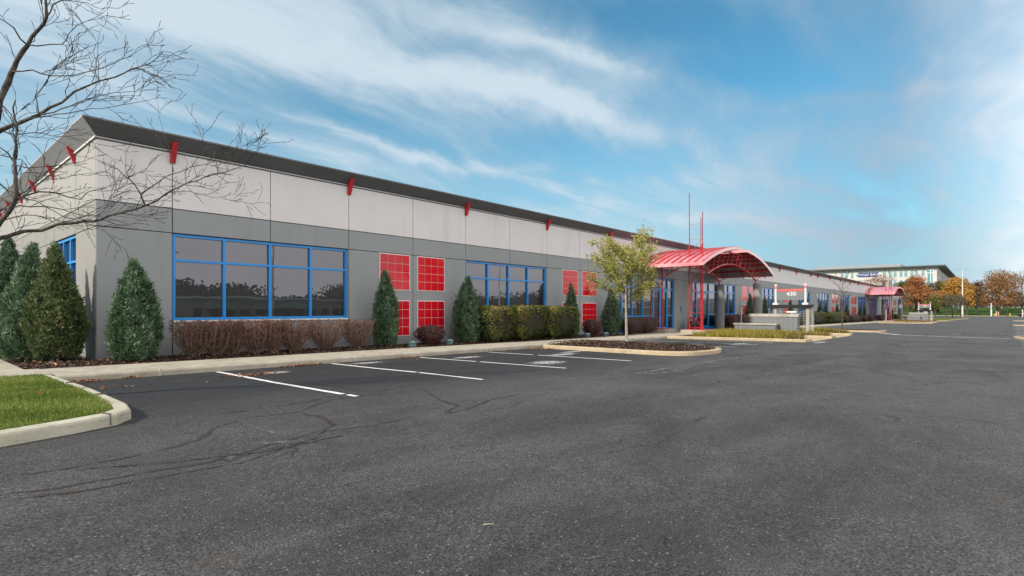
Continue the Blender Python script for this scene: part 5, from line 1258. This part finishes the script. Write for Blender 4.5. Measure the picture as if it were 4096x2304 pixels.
rv = np.random.default_rng(6)
for nm, x_, ya, yb, tp_, lb in (('far_woodland', 385, -170, 16, 7.5, 'low dull wood line closing the view behind the lawn trees'), ('shrub_bank', 338.5, 14, 110, 7.0, 'dense brown green shrubbery along the foot of the cream office block')):
    n = 12000; Y_ = rv.uniform(ya, yb, n); T_ = tp_ * (.8 + .12 * np.sin(Y_ * .21) + .1 * np.sin(Y_ * .53 + 1)); Z_ = 1.7 + T_ * rv.uniform(0, 1, n) ** .8; X_ = x_ + rv.normal(0, 1.0 if x_ < 340 else 5, n)
    o = cards(nm, 'dull_leaf', np.column_stack([X_, Y_, Z_]), np.tile([-1, 0, .3], (n, 1)), .9, rv, fat=.45, tone=np.clip(.35 + .25 * np.sin(Y_ * .3) + rv.normal(0, .2, n), 0, 1)); tag(o, lb, kind='stuff')
# ------------------------------------------------------------------ far office block
ob = thing('office_block', 'tall cream office block with overhanging grey roof and teal windows behind the autumn trees', 'building', (342, 18, 1.7))
BXx, BYy, ZT = 342.0, 18.0, 22.3
mb = MB(); mb.box(BXx, 500, BYy, 92, 1.6, ZT); mb.build('wall', 'far_cream', ob)
mb = MB(); mb.box(BXx - 2.6, 503, BYy - 3.4, 94, ZT, ZT + .6); mb.build('roof', 'far_roof', ob)
mb = MB(); mb.box(BXx + 14, 470, 34, 74, ZT + .95, ZT + 3.0); mb.build('roof_plant_room', 'far_grey', ob)
for y in (22, 27, 38, 50, 56, 62, 76): mb = MB(); mb.box(BXx - 1.6, BXx - .01, y - .1, y + .1, ZT - 1.7, ZT - .01); mb.build('roof_strut', 'far_grey', ob)
def fy(px):  k = (px - 2048) / FP; return BXx / (CT + k * ST) * (ST - k * CT)
def fz(px, py): k = (px - 2048) / FP; d = BXx / (CT + k * ST); return HC + (HY - py) * d / FP
for a, b in ((3363, 3374), (3381, 3391), (3404, 3414), (3531, 3542), (3556, 3567), (3575, 3586), (3599, 3610), (3618, 3629), (3642, 3653), (3661, 3672), (3686, 3698)):
    y1, y0 = fy(a), fy(b)
    for zz in (17.6, 13.0, 8.4):
        w_ = MB(); w_.box(BXx - .12, BXx - .01, y0 - .1, y1 + .1, zz - .15, zz); w_.box(BXx - .12, BXx - .01, y0, y1, zz + 2.0, zz + 2.12); w_.box(BXx - .1, BXx - .01, (y0 + y1) / 2 - .05, (y0 + y1) / 2 + .05, zz, zz + 2.9)
        w_.box(BXx - .12, BXx - .01, y0 - .1, y0, zz, zz + 2.9); w_.box(BXx - .12, BXx - .01, y1, y1 + .1, zz, zz + 2.9); fo = w_.build('window', 'white_paint', ob)
        g_ = MB(); g_.add([(BXx - .04, y0, zz), (BXx - .04, y1, zz), (BXx - .04, y1, zz + 2.9), (BXx - .04, y0, zz + 2.9)], [(3, 2, 1, 0)]); g_.build('pane', 'teal_glass', fo)
y1, y0 = fy(3708), fy(3733)
w_ = MB(); [w_.box(BXx - .3, BXx - .01, y0 - .2, y1 + .2, z, z + .45) for z in (2.5, 7.2, 11.6, 13.2, 18.9, 20.6)]; [w_.box(BXx - .32, BXx - .01, y - .2, y + .2, 2, 20.6) for y in (y0, y0 + 1.0, y1)]; fo = w_.build('corner_window', 'white_paint', ob)
g_ = MB(); g_.add([(BXx - .06, y0, 2), (BXx - .06, y1, 2), (BXx - .06, y1, 20.6), (BXx - .06, y0, 20.6)], [(3, 2, 1, 0)]); g_.build('pane', 'teal_glass', fo)
w_ = MB()
for z0, z1 in ((13.4, 19.8), (6, 12.2)): w_.box(BXx + .3, 498, BYy - .06, BYy - .01, z0, z1)
for i in range(40): w_.box(BXx + 1 + i * 3.9, BXx + 1.15 + i * 3.9, BYy - .12, BYy - .061, 13.4, 19.8)
w_.build('side_cladding', 'far_panel', ob)
w_ = MB(); [w_.box(BXx - .03, BXx - .005, BYy, 91.9, z, z + .12) for z in (12.2, 7.7)]; w_.build('wall_groove', 'far_grey', ob)
ya, yb_ = fy(3432), fy(3513); za, zb = fz(3472, 1106.5), fz(3472, 1090)
mb = MB(); mb.box(BXx - .45, BXx - .01, yb_, ya, za, zb); pn = mb.build('name_board', 'sign_navy', ob)
text_mb('Michael Baker', (zb - za) * .78, 'lettering', 'white_paint', pn, Matrix.Translation((BXx - .47, (ya + yb_) / 2, (za + zb) / 2)) @ MSIGN, .01, 1.12)
mb = MB()
for i in range(12): y = yb_ + (ya - yb_) * (i + .5) / 12; mb.box(BXx - .2, BXx - .01, y - .22, y + .22, za - 2.2, za - 1.7)
mb.build('small_brackets', 'far_grey', ob)
# low white building at the right edge
p = U(4078, 1233, 330); s = thing('white_building', 'low white building half hidden by trees at the right edge', 'building', (p.x, p.y, 1.7))
mb = MB(); mb.box(p.x, p.x + 30, p.y - 30, p.y + 1.5, 1.6, 6.4); mb.build('wall', 'far_cream', s); mb = MB(); mb.box(p.x - .6, p.x + 31, p.y - 31, p.y + 2, 6.4, 6.9); mb.build('roof', 'far_grey', s)
mb = MB(); [mb.box(p.x - .05, p.x - .01, p.y - 3 - i * 4, p.y - 1 - i * 4, 3, 5.2) for i in range(6)]; mb.build('windows', 'dark_metal', s)

# ------------------------------------------------------------------ light poles, posts, car
def light_pole(x, y, h, label, g=None, base=True):
    z0 = gz(x); s = thing('light_pole', label, 'street light', (x, y, z0), 'tall parking lot light poles')
    if base: mb = MB(); mb.lathe((x, y, z0 - .1), [(.36, 0), (.36, 1.05), (.33, 1.1)], 20); mb.build('pole_base', 'concrete', s)
    mb = MB(); mb.tube([(x, y, z0 + 1), (x, y, z0 + h * .55), (x, y, z0 + h)], [.24, .16, .085], 10); mb.build('pole', 'white_paint', s)
    for sg in (-1, 1):
        mb = MB(); mb.tube([(x, y, z0 + h - .15), (x, y + sg * .9, z0 + h - .05)], .04, 5); mb.obox((x, y + sg * 1.35, z0 + h - .06), (1, 0, 0), (0, 1, .05 * sg), (0, 0, 1), .22, .48, .08); mb.build('lamp_head', 'far_grey', s)
    return s
light_pole(224, 5.4, 15.2, 'tall white light pole with two lamp arms on a round concrete base')
p = U(3965, 1233, 190)
s = thing('marker_pole', 'white pole with a thicker lower sleeve in front of the largest tree', 'pole', (p.x, p.y, gz(p.x)))
mb = MB(); mb.tube([(p.x, p.y, gz(p.x)), (p.x, p.y, gz(p.x) + 4.6)], [.20, .14], 8); mb.build('pole', 'white_paint', s); mb = MB(); mb.lathe((p.x, p.y, gz(p.x)), [(.24, 0), (.24, 2.1), (.18, 2.15)], 12); mb.build('sleeve', 'white_paint', s)
for px, m1, h, lb in ((3985, 'white_paint', 1.7, 'white marker post on the verge left of the thick trunk'), (3993.5, 'orange_paint', 1.55, 'orange and white marker post right against the thick trunk'), (4090, 'white_paint', 2.4, 'white post in front of the dark parked car')):
    p = U(px, 1233, 192 if px < 4050 else 176); g = gz(p.x); s = thing('marker_post', lb, 'post', (p.x, p.y, g), 'marker posts on the far verge')
    mb = MB(); mb.lathe((p.x, p.y, g), [(.16, 0), (.16, h - .1), (.10, h)], 10); mb.build('post', m1, s)
    mb = MB(); mb.lathe((p.x, p.y, g + h * .55), [(.17, 0), (.17, .25)], 10); mb.build('band', 'orange_paint' if m1 == 'white_paint' else 'white_paint', s)
for px, lb in ((3977, 'small yellow hydrant left of the marker posts'), (4040, 'small yellow hydrant right of the thin tree')):
    p = U(px, 1233, 200); g = gz(p.x); s = thing('hydrant', lb, 'hydrant', (p.x, p.y, g), 'yellow hydrants on the verge')
    mb = MB(); mb.lathe((p.x, p.y, g), [(.18, 0), (.18, .06), (.12, .08), (.12, .6), (.16, .62), (.14, .75), (.04, .85)], 12); mb.build('body', 'yellow', s)
    mb = MB(); mb.tube([(p.x, p.y - .24, g + .45), (p.x, p.y + .24, g + .45)], .06, 8); mb.build('outlets', 'yellow', s)
def car(x, y, z0, paint, label, rz):
    s = thing('parked_car', label, 'car', (x, y, z0)); M = Matrix.Translation((x, y, z0)) @ Matrix.Rotation(rz, 4, 'Z')
    def tf(mb): mb.v = [tuple(M @ Vector(v)) for v in mb.v]; return mb
    st = [(-2.35, .45, .80, .60), (-2.25, .34, .95, .78), (-1.6, .30, 1.02, .88), (-.9, .29, 1.0, .90), (.5, .29, .98, .90), (1.0, .29, .96, .90), (1.9, .30, .86, .84), (2.3, .36, .72, .68)]
    secs = []
    for X_, zb_, zt_, hw in st: secs.append([(X_, -hw, zb_), (X_, -hw - .03, (zb_ + zt_) / 2), (X_, -hw * .93, zt_), (X_, hw * .93, zt_), (X_, hw + .03, (zb_ + zt_) / 2), (X_, hw, zb_)])
    b = MB(); b.loft(secs); tf(b).build('body', paint, s)
    gh = MB(); gs = [(-1.75, 1.0, .80, 1.01), (-1.0, 1.38, .62, 1.0), (.1, 1.42, .62, .99), (1.0, .97, .78, .96)]
    gh.loft([[(X_, -.82, zb_), (X_, -hw, zt_), (X_, hw, zt_), (X_, .82, zb_)] for X_, zt_, hw, zb_ in gs]); g_ = tf(gh).build('windows', 'car_glass', s)
    rf = MB(); rf.obox((-.45, 0, 1.415), (1, 0, 0), (0, 1, 0), (0, 0, 1), .62, .60, .02); tf(rf).build('roof', paint, s)
    for X_ in (-1.42, 1.42):
        for sg in (-1, 1):
            w1 = MB(); w1.tube([(X_, sg * .74, .33), (X_, sg * .93, .33)], .33, 16); wo = tf(w1).build('wheel', 'tyre', s)
            w2 = MB(); w2.tube([(X_, sg * .90, .33), (X_, sg * .945, .33)], .20, 12); tf(w2).build('rim', 'chrome', wo)
    for sg in (-1, 1): l_ = MB(); l_.obox((-2.27, sg * .60, .80), (1, 0, 0), (0, 1, 0), (0, 0, 1), .06, .2, .08); tf(l_).build('tail_light', 'tail_light', s); l_ = MB(); l_.obox((2.22, sg * .55, .66), (1, 0, 0), (0, 1, 0), (0, 0, 1), .06, .16, .07); tf(l_).build('headlight', 'white_paint', s)
    return s
pc = U(4072, 1233, 183); car(pc.x + .5, pc.y - 2.2, gz(pc.x), 'car_paint', 'dark saloon car parked at the far right edge, rear lamps towards the lot', R(-70))

# ------------------------------------------------------------------ the far side of the lot (mirrored in the windows)
sh = thing('store_building', 'long tan store with white cornice and green porch roofs across the lot', 'building', (66, -118, gz(66)))
z0 = gz(66) - .6
mb = MB(); mb.box(48, 98, -140, -118, z0, 4.0); mb.build('wall', 'tan_brick', sh); mb = MB(); mb.box(47.7, 98.3, -140.3, -117.7, 4.0, 4.5); mb.build('cornice', 'white_sill', sh)
mb = MB()
for a, b in ((54, 62), (66, 84)): mb.loft([[(a, -118.0, 1.9), (a, -114, 1.4), (a, -118, 3.3)], [(b, -118.0, 1.9), (b, -114, 1.4), (b, -118, 3.3)]])
mb.build('porch_roof', 'green_roof', sh)
mb = MB(); [mb.box(x, x + 2.2, -118.05, -118.0, z0 + .6, 1.4) for x in range(52, 96, 4)]; mb.build('shop_windows', 'dark_metal', sh)
rv = np.random.default_rng(5); n = 70000
X_ = rv.uniform(-20, 330, n); Y_ = -165 + rv.normal(0, 9, n); top_ = 7.5 + 2.6 * np.sin(X_ * .11) + 1.8 * np.sin(X_ * .31 + 1) + 1.1 * np.sin(X_ * .83)
Z_ = gzv(X_) + top_ * rv.uniform(0, 1, n) ** .95 + rv.normal(0, .12, n)
o = cards('woodland', 'wood_leaf', np.column_stack([X_, Y_, Z_]), np.tile([0, 1, .3], (n, 1)), .95, rv, fat=.5, tone=np.clip(.4 + .3 * np.sin(X_ * .17) + rv.normal(0, .2, n), 0, 1)); tag(o, 'brown and grey wood beyond the store across the lot', kind='stuff')
mb = MB(); secs = []
for x in np.arange(-20, 331, 1.5):
    tp_ = (7.5 + 2.6 * math.sin(x * .11) + 1.8 * math.sin(x * .31 + 1) + 1.1 * math.sin(x * .83)) * (.86 + .07 * math.sin(x * 1.9) + .05 * math.sin(x * 3.7)); g_ = gz(x)
    secs.append([(x, -179, g_ - .2), (x, -151, g_ - .2), (x, -154, g_ + tp_ * .6), (x, -161 + math.sin(x * .7), g_ + tp_), (x, -170 + math.sin(x), g_ + tp_ * .95), (x, -177, g_ + tp_ * .6)])
mb.loft(secs); mb.build('thicket_core', 'hedge_core', o)
for x, y in ((28, -23), (33, -70), (84, -40)): light_pole(x, y, 11.5, 'tall white light pole in the lot opposite the building, %s' % {28: 'nearest the stalls', 33: 'near the store', 84: 'farthest along'}[x])

# ------------------------------------------------------------------ fallen leaves and small litter
rl = np.random.default_rng(77); LP = []
def leaves_at(px, py, n, sx, sy, up=.03):
    g = G2(px, py); LP.append(np.column_stack([rl.normal(g[0], sx, n), rl.normal(g[1], sy, n), np.zeros(n)]) + np.array([0, 0, up]) * rl.uniform(0, 1, (n, 1)))
for a in ((320, 1522, 70, .22, .06), (285, 1512, 30, .12, .06), (495, 1507, 30, .08, .05), (1020, 1499, 90, .34, .17), (1105, 1460, 60, .25, .05), (1180, 1455, 110, .30, .05), (1560, 1428, 40, .3, .05), (1620, 1432, 20, .2, .05), (2140, 1396, 70, .30, .06), (2190, 1398, 40, .2, .05), (2705, 1353, 60, .25, .08), (2770, 1360, 20, .2, .08), (2890, 1363, 14, .3, .1), (420, 1555, 25, .35, .08), (1990, 1405, 14, .3, .06), (2880, 1378, 5, .2, .1), (2940, 1373, 5, .2, .1), (3400, 1325, 8, .3, .1)): leaves_at(*a)
LP = [p for p in LP]
P = np.concatenate(LP); P[:, 1] = np.where((P[:, 1] > 14.19) & (P[:, 1] < 16.1), 14.19 - (P[:, 1] - 14.19) * .3, P[:, 1])
P[:, 2] += gzv(P[:, 0]) + .012
# thin scatter everywhere
n = 60; Q = np.column_stack([rl.uniform(2.5, 30, n), 14.2 - np.abs(rl.normal(0, 1.6, n)), np.zeros(n)]); Q[:, 2] = gzv(Q[:, 0]) + .012
o = cards('fallen_leaves', 'dead_leaf', np.vstack([P, Q]), np.tile([0, 0, 1], (len(P) + n, 1)), .075, rl, jitter=.5, aspect=1.0); tag(o, 'curled orange brown leaves drifted against the pavement kerb', kind='stuff')
n = 420; Q = np.column_stack([rl.uniform(2.3, 30, n), 17.9 - np.abs(rl.normal(0, .9, n)), np.zeros(n)]); Q = Q[Q[:, 1] > 16.12]; Q[:, 2] = gzv(Q[:, 0]) + .225
n2 = 8; Q2 = np.column_stack([rl.uniform(1.0, 2, n2), rl.uniform(9, 14, n2), np.full(n2, .225)])
o = cards('bed_leaves', 'dead_leaf', np.vstack([Q, Q2]), np.tile([0, 0, 1], (len(Q) + n2, 1)), .08, rl, jitter=.5); tag(o, 'scattered brown leaves lying on the bark bed by the wall', kind='stuff')
g = G2(1955, 2120); s = MB(); s.tube([(g[0] - .03, g[1] + .03, .012), (g[0], g[1], .016), (g[0] + .03, g[1] - .02, .012)], [.003, .005, .003], 6); o = s.build('stick', 'bark_pale', None); tag(o, 'short pale stick lying on the asphalt in the foreground', 'stick')
